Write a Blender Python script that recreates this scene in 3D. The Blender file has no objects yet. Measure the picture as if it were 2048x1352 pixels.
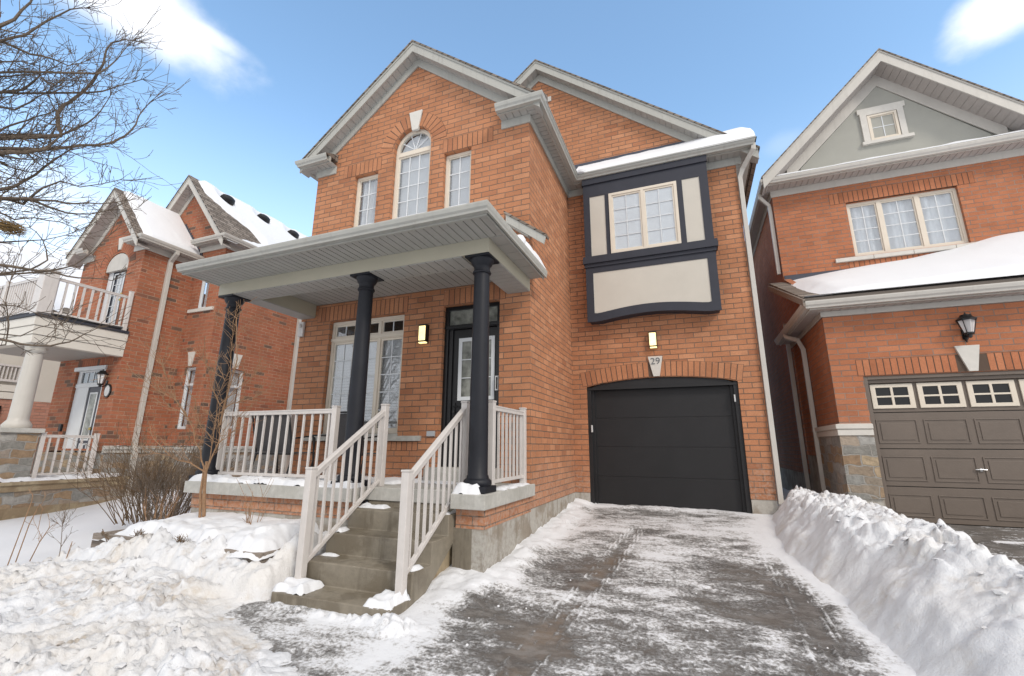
import bpy, bmesh, math, random
import numpy as np
from mathutils import Vector, Matrix
from mathutils.geometry import tessellate_polygon
random.seed(7)
R = math.radians
S = bpy.context.scene
COL = S.collection

# ------------------------------------------------------------------ camera
cd = bpy.data.cameras.new('camera'); cam = bpy.data.objects.new('camera', cd); COL.objects.link(cam)
YAW, PITCH, ROLL = R(21.535), R(13.471), R(0.29)
fw = Vector((-math.sin(YAW)*math.cos(PITCH), math.cos(YAW)*math.cos(PITCH), math.sin(PITCH)))
rt = Vector((math.cos(YAW), math.sin(YAW), 0)); up = rt.cross(fw)
rt2 = rt*math.cos(ROLL)+up*math.sin(ROLL); up2 = -rt*math.sin(ROLL)+up*math.cos(ROLL)
m = Matrix((rt2, up2, -fw)).transposed().to_4x4(); m.translation = Vector((2.142, -6.170, 1.064))
cam.matrix_world = m
cd.sensor_width = 36; cd.lens = 36*903.4/2048; cd.clip_start = .05; cd.clip_end = 3000
S.camera = cam

# ------------------------------------------------------------------ light
SUN_EL, SUN_AZ = R(38), R(128)      # azimuth clockwise from +Y: sun stands to the right, a little behind the camera
sd = Vector((math.sin(SUN_AZ)*math.cos(SUN_EL), math.cos(SUN_AZ)*math.cos(SUN_EL), math.sin(SUN_EL)))
ld = bpy.data.lights.new('sun', 'SUN'); ld.energy = 1.55; ld.angle = R(11); ld.color = (1, .925, .835)
lo = bpy.data.objects.new('sun', ld); COL.objects.link(lo)
lo.rotation_euler = (-sd).to_track_quat('-Z', 'Y').to_euler()
W = bpy.data.worlds.new('World'); S.world = W; W.use_nodes = True
S.view_settings.view_transform = 'Standard'; S.view_settings.look = 'None'
S.view_settings.gamma = 1; S.view_settings.use_curve_mapping = False
S.view_settings.exposure = 0.24

class NT:
    """small helper to write node trees"""
    def __init__(s, nt): s.nt = nt; s.n = nt.nodes; s.l = nt.links
    def new(s, t, **k):
        nd = s.n.new(t)
        for a, b in k.items(): setattr(nd, a, b)
        return nd
    def set(s, sock, v):
        if isinstance(v, bpy.types.NodeSocket): s.l.new(v, sock)
        else:
            try: sock.default_value = v
            except Exception:
                sock.default_value = tuple(v)+(1,) if len(v) == 3 else v
    def math(s, op, a, b=None, c=None, clamp=False):
        nd = s.new('ShaderNodeMath', operation=op); nd.use_clamp = clamp
        s.set(nd.inputs[0], a)
        if b is not None: s.set(nd.inputs[1], b)
        if c is not None: s.set(nd.inputs[2], c)
        return nd.outputs[0]
    def vmath(s, op, a, b=None, out=0):
        nd = s.new('ShaderNodeVectorMath', operation=op); s.set(nd.inputs[0], a)
        if b is not None: s.set(nd.inputs[1], b)
        return nd.outputs[out]
    def mix(s, f, a, b, typ='MIX'):
        nd = s.new('ShaderNodeMix', data_type='RGBA', blend_type=typ)
        s.set(nd.inputs[0], f); s.set(nd.inputs[6], a); s.set(nd.inputs[7], b); return nd.outputs[2]
    def ramp(s, f, stops):
        nd = s.new('ShaderNodeValToRGB'); s.set(nd.inputs[0], f)
        e = nd.color_ramp.elements
        while len(e) < len(stops): e.new(.5)
        for i, (p, c) in enumerate(stops):
            e[i].position = p; e[i].color = (c, c, c, 1) if not hasattr(c, '__len__') else tuple(c)+(1,)
        return nd.outputs[0]
    def noise(s, vec, scale, detail=4, rough=.55, out=0):
        nd = s.new('ShaderNodeTexNoise'); s.set(nd.inputs['Vector'], vec)
        nd.inputs['Scale'].default_value = scale; nd.inputs['Detail'].default_value = detail
        nd.inputs['Roughness'].default_value = rough; return nd.outputs[out]
    def mapping(s, vec, scale=(1, 1, 1), loc=(0, 0, 0), rot=(0, 0, 0)):
        nd = s.new('ShaderNodeMapping'); s.set(nd.inputs[0], vec)
        nd.inputs['Scale'].default_value = scale; nd.inputs['Location'].default_value = loc
        nd.inputs['Rotation'].default_value = rot; return nd.outputs[0]
    def maprange(s, v, a, b, c=0., d=1., smooth=True):
        nd = s.new('ShaderNodeMapRange'); nd.interpolation_type = 'SMOOTHSTEP' if smooth else 'LINEAR'
        s.set(nd.inputs[0], v)
        for i, x in enumerate((a, b, c, d)): nd.inputs[i+1].default_value = x
        return nd.outputs[0]

wt = NT(W.node_tree); W.node_tree.nodes.clear()
wo = wt.new('ShaderNodeOutputWorld'); bg = wt.new('ShaderNodeBackground')
sky = wt.new('ShaderNodeTexSky', sky_type='NISHITA'); sky.sun_disc = False
sky.sun_elevation = SUN_EL; sky.sun_rotation = SUN_AZ; sky.air_density = 1.0; sky.dust_density = .6; sky.ozone_density = 1.6
wdir = wt.new('ShaderNodeTexCoord').outputs['Generated']
def pixdir(px, py):
    d = fw + rt2*((px-1024)/903.4) - up2*((py-676)/903.4); return d.normalized()
nz = wt.noise(wt.mapping(wdir, (1, 1, 1.5)), 6.0, 8, .55)
nzf = wt.noise(wdir, 9, 5, .6)
def cloud(px, py, width, gain, squash=1.0, tilt=0.):
    c = pixdir(px, py)
    ax = rt2*math.cos(tilt)+up2*math.sin(tilt); ay = -rt2*math.sin(tilt)+up2*math.cos(tilt)
    dx = wt.math('MULTIPLY', wt.math('SUBTRACT', wt.vmath('DOT_PRODUCT', wdir, tuple(ax), 1), c.dot(ax)), 1/width)
    dy = wt.math('MULTIPLY', wt.math('SUBTRACT', wt.vmath('DOT_PRODUCT', wdir, tuple(ay), 1), c.dot(ay)), squash/width)
    r2 = wt.math('ADD', wt.math('MULTIPLY', dx, dx), wt.math('MULTIPLY', dy, dy))
    front = wt.math('GREATER_THAN', wt.vmath('DOT_PRODUCT', wdir, tuple(c), 1), .2)
    v = wt.math('SUBTRACT', 1.0, wt.math('SQRT', r2))
    v = wt.math('ADD', v, wt.math('MULTIPLY', wt.math('SUBTRACT', nz, .5), 1.5))
    v = wt.math('ADD', v, wt.math('MULTIPLY', wt.math('SUBTRACT', nzf, .5), .30))
    return wt.math('MULTIPLY', wt.math('MULTIPLY', wt.maprange(v, .04, .85), front), gain)
ms = [cloud(245, 2, .15, .95, 2.1, R(-8)), cloud(395, 58, .085, .75, 3.4, R(-16)), cloud(2036, 0, .054, 1., 1.0), cloud(120, 560, .22, .85, 2.6),
      cloud(60, 420, .13, .5, 1.6), cloud(1570, 285, .04, .12, 1.5)]
cm = ms[0]
for q in ms[1:]: cm = wt.math('MAXIMUM', cm, q)
# unseen white cloud added overhead and behind the camera, neutralises the blue fill light
back = wt.vmath('DOT_PRODUCT', wdir, (.35, -.88, .33), 1)
bk = wt.math('MULTIPLY', wt.maprange(wt.math('ADD', back, wt.math('MULTIPLY', wt.math('SUBTRACT', nz, .5), .5)), -.22, .22), .95)
cm = wt.math('MAXIMUM', cm, bk)
skc = wt.mix(1.0, sky.outputs[0], (2.45, 2.62, 2.45, 1), 'MULTIPLY')
zz = wt.new('ShaderNodeSeparateXYZ'); wt.set(zz.inputs[0], wdir)
hz = wt.maprange(zz.outputs[2], .62, .02)
skc = wt.mix(wt.math('MULTIPLY', hz, .72), skc, (7.4, 8.6, 10.2, 1))
colw = wt.mix(cm, skc, wt.mix(bk, (9.3, 9.5, 9.9, 1), (8.3, 8.2, 8.25, 1)))
wt.set(bg.inputs[0], colw); bg.inputs[1].default_value = .12
wt.l.new(bg.outputs[0], wo.inputs[0])

# ------------------------------------------------------------------ materials
MAT = {}
def newmat(name):
    mt = bpy.data.materials.new(name); mt.use_nodes = True; nt = NT(mt.node_tree)
    b = mt.node_tree.nodes['Principled BSDF']; MAT[name] = mt; return mt, nt, b
def pos(nt): return nt.new('ShaderNodeNewGeometry').outputs['Position']
def bump(nt, b, h, dist=.01, strength=1.):
    nd = nt.new('ShaderNodeBump'); nd.inputs['Strength'].default_value = strength; nd.inputs['Distance'].default_value = dist
    nt.set(nd.inputs['Height'], h); nt.l.new(nd.outputs[0], b.inputs['Normal'])
def simple(name, c, rough=.55, var=.08, vs=6., bs=60., bd=.0006, spec=.4, streak=0.):
    mt, nt, b = newmat(name); p = pos(nt)
    n = nt.noise(p, vs, 5, .6)
    f = nt.maprange(n, .3, .7, 1-var, 1+var*.5, False)
    col = nt.mix(1.0, tuple(c)+(1,), f, 'MULTIPLY')
    if streak:
        n2 = nt.noise(nt.mapping(p, (14, 14, .8)), 1., 4, .6)
        col = nt.mix(nt.math('MULTIPLY', nt.maprange(n2, .5, .75), streak), col, (.16, .14, .115, 1))
    nt.set(b.inputs['Base Color'], col); b.inputs['Roughness'].default_value = rough
    b.inputs['Specular IOR Level'].default_value = spec
    if bd: bump(nt, b, nt.noise(p, bs, 3, .6), bd*4, .6)
    return mt
def splash(name, z0, z1, c, amt):
    nt = NT(MAT[name].node_tree); b = nt.n['Principled BSDF']; p = pos(nt); sp = nt.new('ShaderNodeSeparateXYZ'); nt.set(sp.inputs[0], p)
    src = b.inputs['Base Color'].links[0].from_socket
    f = nt.math('MULTIPLY', nt.maprange(nt.math('ADD', sp.outputs[2], nt.math('MULTIPLY', nt.noise(nt.mapping(p, (3, 3, 1.2)), 1.5, 5, .65), -1.0)), z1-.5, z0-.5), nt.maprange(nt.noise(p, 22, 5, .7), .38, .68))
    nt.set(b.inputs['Base Color'], nt.mix(nt.math('MULTIPLY', f, amt), src, tuple(c)+(1,)))
def uvwall(nt):
    """(along the wall, height) from world position and the face's direction"""
    g = nt.new('ShaderNodeNewGeometry'); sp = nt.new('ShaderNodeSeparateXYZ'); nt.set(sp.inputs[0], g.outputs['Position'])
    sn = nt.new('ShaderNodeSeparateXYZ'); nt.set(sn.inputs[0], g.outputs['True Normal'])
    k = nt.math('GREATER_THAN', nt.math('ABSOLUTE', sn.outputs[0]), .6)
    u = nt.new('ShaderNodeMix', data_type='FLOAT'); nt.set(u.inputs[0], k); nt.set(u.inputs[2], sp.outputs[0])
    nt.set(u.inputs[3], nt.math('ADD', sp.outputs[1], .072))
    cv = nt.new('ShaderNodeCombineXYZ'); nt.set(cv.inputs[0], u.outputs[0]); nt.set(cv.inputs[1], nt.math('SUBTRACT', sp.outputs[2], .2325-.096*20))
    return cv.outputs[0], g.outputs['Position'], sp
def bricktex(nt, vec, w, h, mortar, off=.5, smooth=.15):
    bt = nt.new('ShaderNodeTexBrick'); nt.set(bt.inputs['Vector'], vec)
    bt.offset = off; bt.squash = 1.; bt.inputs['Color1'].default_value = (0, 0, 0, 1); bt.inputs['Color2'].default_value = (1, 1, 1, 1)
    bt.inputs['Mortar'].default_value = (.5, .5, .5, 1)
    bt.inputs['Scale'].default_value = 1; bt.inputs['Mortar Size'].default_value = mortar; bt.inputs['Mortar Smooth'].default_value = smooth
    bt.inputs['Brick Width'].default_value = w; bt.inputs['Row Height'].default_value = h; bt.inputs['Bias'].default_value = 0
    return bt.outputs['Color'], bt.outputs['Fac']
def brickmat(name, stops, mort, efflor=.0, dark=None):
    for unit in (False, True):
        mt, nt, b = newmat(name+('_unit' if unit else ''))
        if unit:
            g = nt.new('ShaderNodeNewGeometry'); p = g.outputs['Position']; t = g.outputs['Random Per Island']
            c = nt.ramp(t, stops); fac = None
        else:
            v, p, sp = uvwall(nt)
            wob = nt.noise(p, 9., 2, .5, 1)
            v2 = nt.vmath('ADD', v, nt.vmath('SCALE', nt.vmath('SUBTRACT', wob, (.5, .5, .5)), None))
            nt.n[v2.node.name]
            # scale node for the wobble: small irregular edges on each brick
            for l in list(v2.node.inputs[1].links): l.from_node.inputs['Scale'].default_value = .009
            t, fac = bricktex(nt, v2, .286, .096, .0070, .5, .25)
            c = nt.ramp(t, stops)
        n1 = nt.noise(p, 2.2, 4, .6); n2 = nt.noise(p, 48, 4, .65); n3 = nt.noise(nt.mapping(p, (1, 1, .25)), 1.1, 3, .5)
        c = nt.mix(1., c, nt.maprange(n1, .3, .7, .88, 1.1, False), 'MULTIPLY')
        c = nt.mix(1., c, nt.maprange(n2, .3, .72, .84, 1.1, False), 'MULTIPLY')
        c = nt.mix(1., c, nt.maprange(n3, .3, .7, .93, 1.06, False), 'MULTIPLY')
        if fac is not None:
            mc = nt.mix(nt.maprange(nt.noise(p, 3.5, 3, .6), .4, .66), tuple(mort)+(1,), tuple(min(1, x*1.5) for x in mort)+(1,))
            c = nt.mix(fac, c, mc)
        if efflor:
            e = nt.math('MULTIPLY', nt.maprange(nt.noise(p, 5., 5, .7), .68, .8), efflor)
            c = nt.mix(e, c, (.62, .58, .54, 1))
        nt.set(b.inputs['Base Color'], c); b.inputs['Roughness'].default_value = .88; b.inputs['Specular IOR Level'].default_value = .25
        h = nt.math('MULTIPLY', nt.noise(p, 90, 3, .6), .2)
        if fac is not None: h = nt.math('ADD', nt.math('SUBTRACT', 1., fac), h)
        bump(nt, b, h, .010 if not unit else .004, 1.)
brickmat('brick_orange', [(0, (.39, .168, .085)), (.3, (.46, .205, .105)), (.6, (.425, .186, .094)), (.85, (.51, .245, .132)), (1, (.34, .140, .072))], (.16, .11, .08), .35)
brickmat('brick_brown', [(0, (.31, .115, .065)), (.45, (.38, .145, .08)), (.80, (.33, .12, .062)), (.90, (.36, .11, .06)), (.93, (.17, .10, .07)), (.98, (.13, .09, .07)), (1, (.30, .10, .055))], (.32, .21, .145), .25)
brickmat('brick_red', [(0, (.38, .145, .072)), (.4, (.45, .175, .088)), (.75, (.41, .155, .077)), (1, (.48, .195, .10))], (.22, .165, .135), .3)
brickmat('brick_pink', [(0, (.40, .20, .14)), (.5, (.46, .23, .165)), (1, (.38, .18, .125))], (.25, .16, .12), .0)
simple('mortar', (.10, .068, .05), .95)
simple('trim_grey', (.385, .38, .345), .42, .06, 3., 30, .0002, .45, .22)
simple('soffit_grey', (.37, .36, .335), .5, .07, 4., 160, .0005)
simple('soffit_brown', (.40, .365, .34), .5, .07, 4., 160, .0005)
simple('beam_beige', (.43, .40, .31), .45, .05, 3.)
simple('trim_white', (.50, .475, .43), .45, .06, 3., 30, .0002, .45, .12)
simple('rail_white', (.58, .545, .515), .42, .07, 8., 40, .0002, .5, .12)
simple('frame_beige', (.66, .59, .49), .45, .05, 3., 30, .0001)
simple('frame_white', (.62, .64, .65), .4, .04, 3., 30, .0001)
simple('column_black', (.012, .013, .018), .5, .25, 5., 25, .0006, .3)
simple('bay_navy', (.030, .032, .044), .6, .12, 4., 50, .0008)
simple('stucco_cream', (.55, .515, .45), .85, .05, 2., 120, .0016)
simple('stucco_grey', (.36, .355, .315), .9, .05, 2., 120, .0022)
simple('siding_cream', (.62, .585, .52), .6, .04, 3.)
simple('door_black', (.008, .008, .009), .30, .2, 5.)
simple('garage_black', (.013, .0125, .0135), .55, .18, 2.5, 20, .0006, .4)
simple('garage_brown', (.145, .116, .094), .5, .08, 4., 40, .0006)
simple('door_navy', (.03, .033, .05), .35, .1, 5.)
simple('metal_black', (.010, .010, .011), .35, .15, 9.)
simple('brass', (.45, .35, .13), .3, .1); MAT['brass'].node_tree.nodes['Principled BSDF'].inputs['Metallic'].default_value = .9
simple('steel', (.55, .55, .55), .3, .1); MAT['steel'].node_tree.nodes['Principled BSDF'].inputs['Metallic'].default_value = .9
simple('keystone', (.60, .575, .525), .8, .08, 8., 120, .001)
simple('numeral', (.14, .145, .15), .4)
simple('blind', (.88, .86, .82), .6, .02)
simple('curtain', (.74, .73, .71), .9, .06, 4.)
simple('dark_room', (.035, .035, .038), .9)
simple('flashing', (.055, .06, .08), .5)
simple('sling_fabric', (.075, .072, .074), .8, .15, 40.)
simple('nest', (.24, .16, .07), .95, .3, 30.)
simple('decal_white', (.55, .55, .55), .5)
simple('box_grey', (.42, .43, .44), .4)
def concrete(name, c, dirt, dc, wet=.0, rough=.85):
    mt, nt, b = newmat(name); p = pos(nt)
    n1 = nt.noise(p, 1.6, 6, .65); n2 = nt.noise(p, 14, 5, .65); n3 = nt.noise(nt.mapping(p, (6, 6, .7)), 1., 5, .65)
    col = nt.mix(1., tuple(c)+(1,), nt.maprange(n2, .3, .7, .86, 1.1, False), 'MULTIPLY')
    col = nt.mix(nt.math('MULTIPLY', nt.maprange(n1, .48, .58), dirt), col, tuple(dc)+(1,))
    col = nt.mix(nt.math('MULTIPLY', nt.maprange(n3, .5, .62), dirt*.7), col, tuple(x*.8 for x in dc)+(1,))
    nt.set(b.inputs['Base Color'], col); nt.set(b.inputs['Roughness'], nt.maprange(n1, .4, .6, rough, rough-wet, False))
    bump(nt, b, nt.noise(p, 60, 5, .7), .005, .6)
concrete('concrete_grey', (.42, .40, .36), .75, (.245, .20, .15))
concrete('concrete_cap', (.46, .45, .415), .35, (.33, .32, .28))
concrete('concrete_step', (.225, .196, .150), .8, (.145, .120, .084), .4, .75)
concrete('concrete_wet', (.19, .165, .125), .8, (.11, .09, .065), .3)
concrete('concrete_tan', (.36, .29, .19), .6, (.22, .15, .085))
splash('brick_orange', .15, 1.1, (.46, .38, .32), .55); splash('brick_red', .9, 2.0, (.42, .34, .30), .4); splash('concrete_grey', -.5, .4, (.16, .13, .10), .7)
# cultured stone
mt, nt, b = newmat('stone_veneer'); v, p, sp = uvwall(nt)
wob = nt.noise(p, 2.6, 2, .5, 1); sc = nt.new('ShaderNodeVectorMath', operation='SCALE'); nt.set(sc.inputs[0], nt.vmath('SUBTRACT', wob, (.5, .5, .5))); sc.inputs['Scale'].default_value = .22
v = nt.vmath('ADD', v, sc.outputs[0])
t, fac = bricktex(nt, v, .37, .155, .011, .41, .3)
c = nt.ramp(t, [(0, (.30, .30, .285)), (.3, (.235, .225, .20)), (.45, (.34, .23, .135)), (.6, (.38, .37, .345)), (.8, (.27, .18, .11)), (1, (.42, .33, .22))])
c = nt.mix(1., c, nt.maprange(nt.noise(p, 11, 6, .7), .3, .7, .7, 1.2, False), 'MULTIPLY')
c = nt.mix(fac, c, (.33, .31, .28, 1)); nt.set(b.inputs['Base Color'], c); b.inputs['Roughness'].default_value = .9
bump(nt, b, nt.math('ADD', nt.math('MULTIPLY', nt.math('SUBTRACT', 1., fac), 1.2), nt.noise(p, 22, 5, .7)), .022, 1.)
# shingles
mt, nt, b = newmat('shingle'); p = pos(nt); sp = nt.new('ShaderNodeSeparateXYZ'); nt.set(sp.inputs[0], p)
cv = nt.new('ShaderNodeCombineXYZ'); nt.set(cv.inputs[0], nt.math('ADD', sp.outputs[1], nt.math('MULTIPLY', sp.outputs[0], .0))); nt.set(cv.inputs[1], sp.outputs[2])
t, fac = bricktex(nt, cv.outputs[0], .22, .10, .008, .37, .2)
c = nt.ramp(t, [(0, (.13, .105, .085)), (.5, (.20, .165, .135)), (1, (.26, .22, .185))])
c = nt.mix(fac, c, (.03, .026, .022, 1)); nt.set(b.inputs['Base Color'], c); b.inputs['Roughness'].default_value = .95
bump(nt, b, nt.math('SUBTRACT', 1., fac), .02, 1.)
# weathered wood
mt, nt, b = newmat('wood_grey'); p = pos(nt)
n = nt.noise(nt.mapping(p, (1.2, 14, 26)), 2.2, 6, .7)
c = nt.ramp(n, [(.25, (.10, .075, .055)), (.5, (.24, .20, .165)), (.75, (.36, .32, .28))]); nt.set(b.inputs['Base Color'], c)
b.inputs['Roughness'].default_value = .85; bump(nt, b, n, .006, 1.)
# bark and twigs
def bark(name, c1, c2, s=30):
    mt, nt, b = newmat(name); p = pos(nt); n = nt.noise(p, s, 5, .7)
    nt.set(b.inputs['Base Color'], nt.ramp(n, [(.3, c1), (.7, c2)])); b.inputs['Roughness'].default_value = .85
    bump(nt, b, n, .004, 1.)
bark('bark', (.050, .036, .026), (.165, .125, .090)); bark('twig_tan', (.20, .115, .06), (.36, .22, .125)); bark('twig_brown', (.085, .055, .03), (.20, .13, .075))
bark('twig_grey', (.10, .075, .055), (.24, .19, .15))
# snow
def snowmat(name, dirt, dc=(.42, .33, .22), bd=.02):
    mt, nt, b = newmat(name); p = pos(nt)
    c = (.725, .735, .755, 1)
    if dirt:
        n = nt.noise(p, 2.1, 6, .62); n2 = nt.noise(p, 11, 4, .6)
        f = nt.math('MULTIPLY', nt.math('MULTIPLY', nt.maprange(n, .47, .70), nt.maprange(n2, .34, .64)), dirt*.7)
        c = nt.mix(f, c, tuple(dc)+(1,))
        f2 = nt.math('MULTIPLY', nt.maprange(nt.noise(p, 1.3, 4, .6), .4, .65), dirt*.28)
        c = nt.mix(f2, c, (.66, .595, .50, 1))
        sp3 = nt.maprange(nt.noise(p, 75, 2, .5), .735, .80)
        c = nt.mix(nt.math('MULTIPLY', sp3, .75), c, (.16, .12, .08, 1))
    nt.set(b.inputs['Base Color'], c); b.inputs['Roughness'].default_value = .62; b.inputs['Specular IOR Level'].default_value = .3
    h = nt.math('ADD', nt.noise(p, 16, 6, .72), nt.math('MULTIPLY', nt.noise(p, 80, 3, .7), .35))
    bump(nt, b, h, bd, .8)
snowmat('snow', 0., bd=.006); snowmat('snow_bank', .55, bd=.018); snowmat('snow_dirty', 1.2, (.42, .34, .25), bd=.022)
# icy asphalt; the amount of snow lying comes from a mesh attribute
def drivemat(name, lo_, hi_):
    mt, nt, b = newmat(name); p = pos(nt)
    at = nt.new('ShaderNodeAttribute', attribute_name='snow').outputs['Fac']; ar = nt.new('ShaderNodeAttribute', attribute_name='track').outputs['Fac']
    st = nt.mapping(p, (1.0, 2.0, 1), (0, 0, 0), (0, 0, R(-7)))
    n1 = nt.noise(st, 2.6, 9, .68); n2 = nt.noise(p, 34, 5, .72); n3 = nt.noise(st, 11, 5, .7)
    s = nt.math('ADD', at, nt.math('MULTIPLY', nt.math('SUBTRACT', n1, .5), 2.3))
    s = nt.math('ADD', s, nt.math('MULTIPLY', nt.math('SUBTRACT', n2, .5), 1.25))
    s = nt.math('ADD', s, nt.math('MULTIPLY', nt.math('SUBTRACT', n3, .5), .9))
    m_ = nt.maprange(s, lo_, hi_)
    asp = nt.ramp(nt.noise(p, 170, 3, .8), [(.3, (.045, .042, .040)), (.6, (.115, .108, .10)), (.75, (.32, .31, .30))])
    asp = nt.mix(nt.maprange(nt.noise(p, 1.1, 4, .6), .35, .65), asp, nt.mix(.55, asp, (.17, .15, .13, 1)))
    asp = nt.mix(nt.math('MULTIPLY', nt.math('MULTIPLY', ar, nt.maprange(nt.noise(p, 3.5, 4, .6), .35, .65)), .6), asp, (.20, .15, .108, 1))
    asp = nt.mix(nt.maprange(nt.noise(st, 6, 6, .7), .42, .62, 0, .55), asp, (.25, .238, .225, 1))
    ice = nt.mix(nt.maprange(n2, .35, .65), (.34, .325, .31, 1), (.58, .58, .585, 1))
    c = nt.mix(m_, asp, nt.mix(nt.maprange(s, hi_-.12, hi_+.35), ice, (.72, .73, .75, 1)))
    nt.set(b.inputs['Base Color'], c); nt.set(b.inputs['Roughness'], nt.maprange(m_, 0, 1, .42, .6, False))
    bump(nt, b, nt.math('ADD', nt.math('MULTIPLY', m_, .9), nt.math('MULTIPLY', n2, .45)), .016, 1.)
drivemat('icy_asphalt', .23, .82); drivemat('bare_asphalt', .8, .9)
# glass
def glassmat(name, tint, refl, op=.0, rough=.02):
    mt = bpy.data.materials.new(name); mt.use_nodes = True; nt = NT(mt.node_tree); MAT[name] = mt
    nt.n.clear(); o = nt.new('ShaderNodeOutputMaterial'); tr = nt.new('ShaderNodeBsdfTransparent'); tr.inputs[0].default_value = tint+(1,)
    gl = nt.new('ShaderNodeBsdfGlossy'); gl.inputs['Roughness'].default_value = rough; gl.inputs[0].default_value = (.95, .97, 1, 1)
    bp = nt.new('ShaderNodeBump'); bp.inputs['Distance'].default_value = .004; bp.inputs['Strength'].default_value = .25
    nt.set(bp.inputs['Height'], nt.noise(pos(nt), 2.5, 2, .5)); nt.l.new(bp.outputs[0], gl.inputs['Normal'])
    lw_ = nt.new('ShaderNodeLayerWeight'); lw_.inputs[0].default_value = .5; f5 = nt.math('ADD', .05, nt.math('MULTIPLY', nt.math('POWER', lw_.outputs['Facing'], 4.0), .9))
    mx = nt.new('ShaderNodeMixShader'); nt.set(mx.inputs[0], nt.math('ADD', f5, refl, clamp=True))
    nt.l.new(tr.outputs[0], mx.inputs[1]); nt.l.new(gl.outputs[0], mx.inputs[2]); nt.l.new(mx.outputs[0], o.inputs[0])
glassmat('glass', (.90, .92, .94), .07); glassmat('glass_dark', (.35, .37, .40), .10)
def frosted():
    mt, nt, b = newmat('door_glass'); p = pos(nt)
    c = nt.ramp(nt.noise(p, 7, 3, .5), [(.35, (.10, .105, .09)), (.65, (.26, .265, .235))]); nt.set(b.inputs['Base Color'], c)
    b.inputs['Roughness'].default_value = .16; b.inputs['Specular IOR Level'].default_value = .7
    bump(nt, b, nt.noise(p, 30, 2, .5), .004, .4)
frosted()
def lampmat(name, c, e):
    mt, nt, b = newmat(name); b.inputs['Base Color'].default_value = (.8, .7, .45, 1)
    b.inputs['Emission Color'].default_value = c+(1,); b.inputs['Emission Strength'].default_value = e
    p = pos(nt); n = nt.noise(p, 30, 3, .5); nt.set(b.inputs['Emission Strength'], nt.maprange(n, .3, .7, e*.8, e*1.15, False))
lampmat('lamp_glow', (1., .80, .33), 1.25)
simple('lamp_frost', (.62, .62, .62), .3)
def M(n): return MAT[n]

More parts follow.
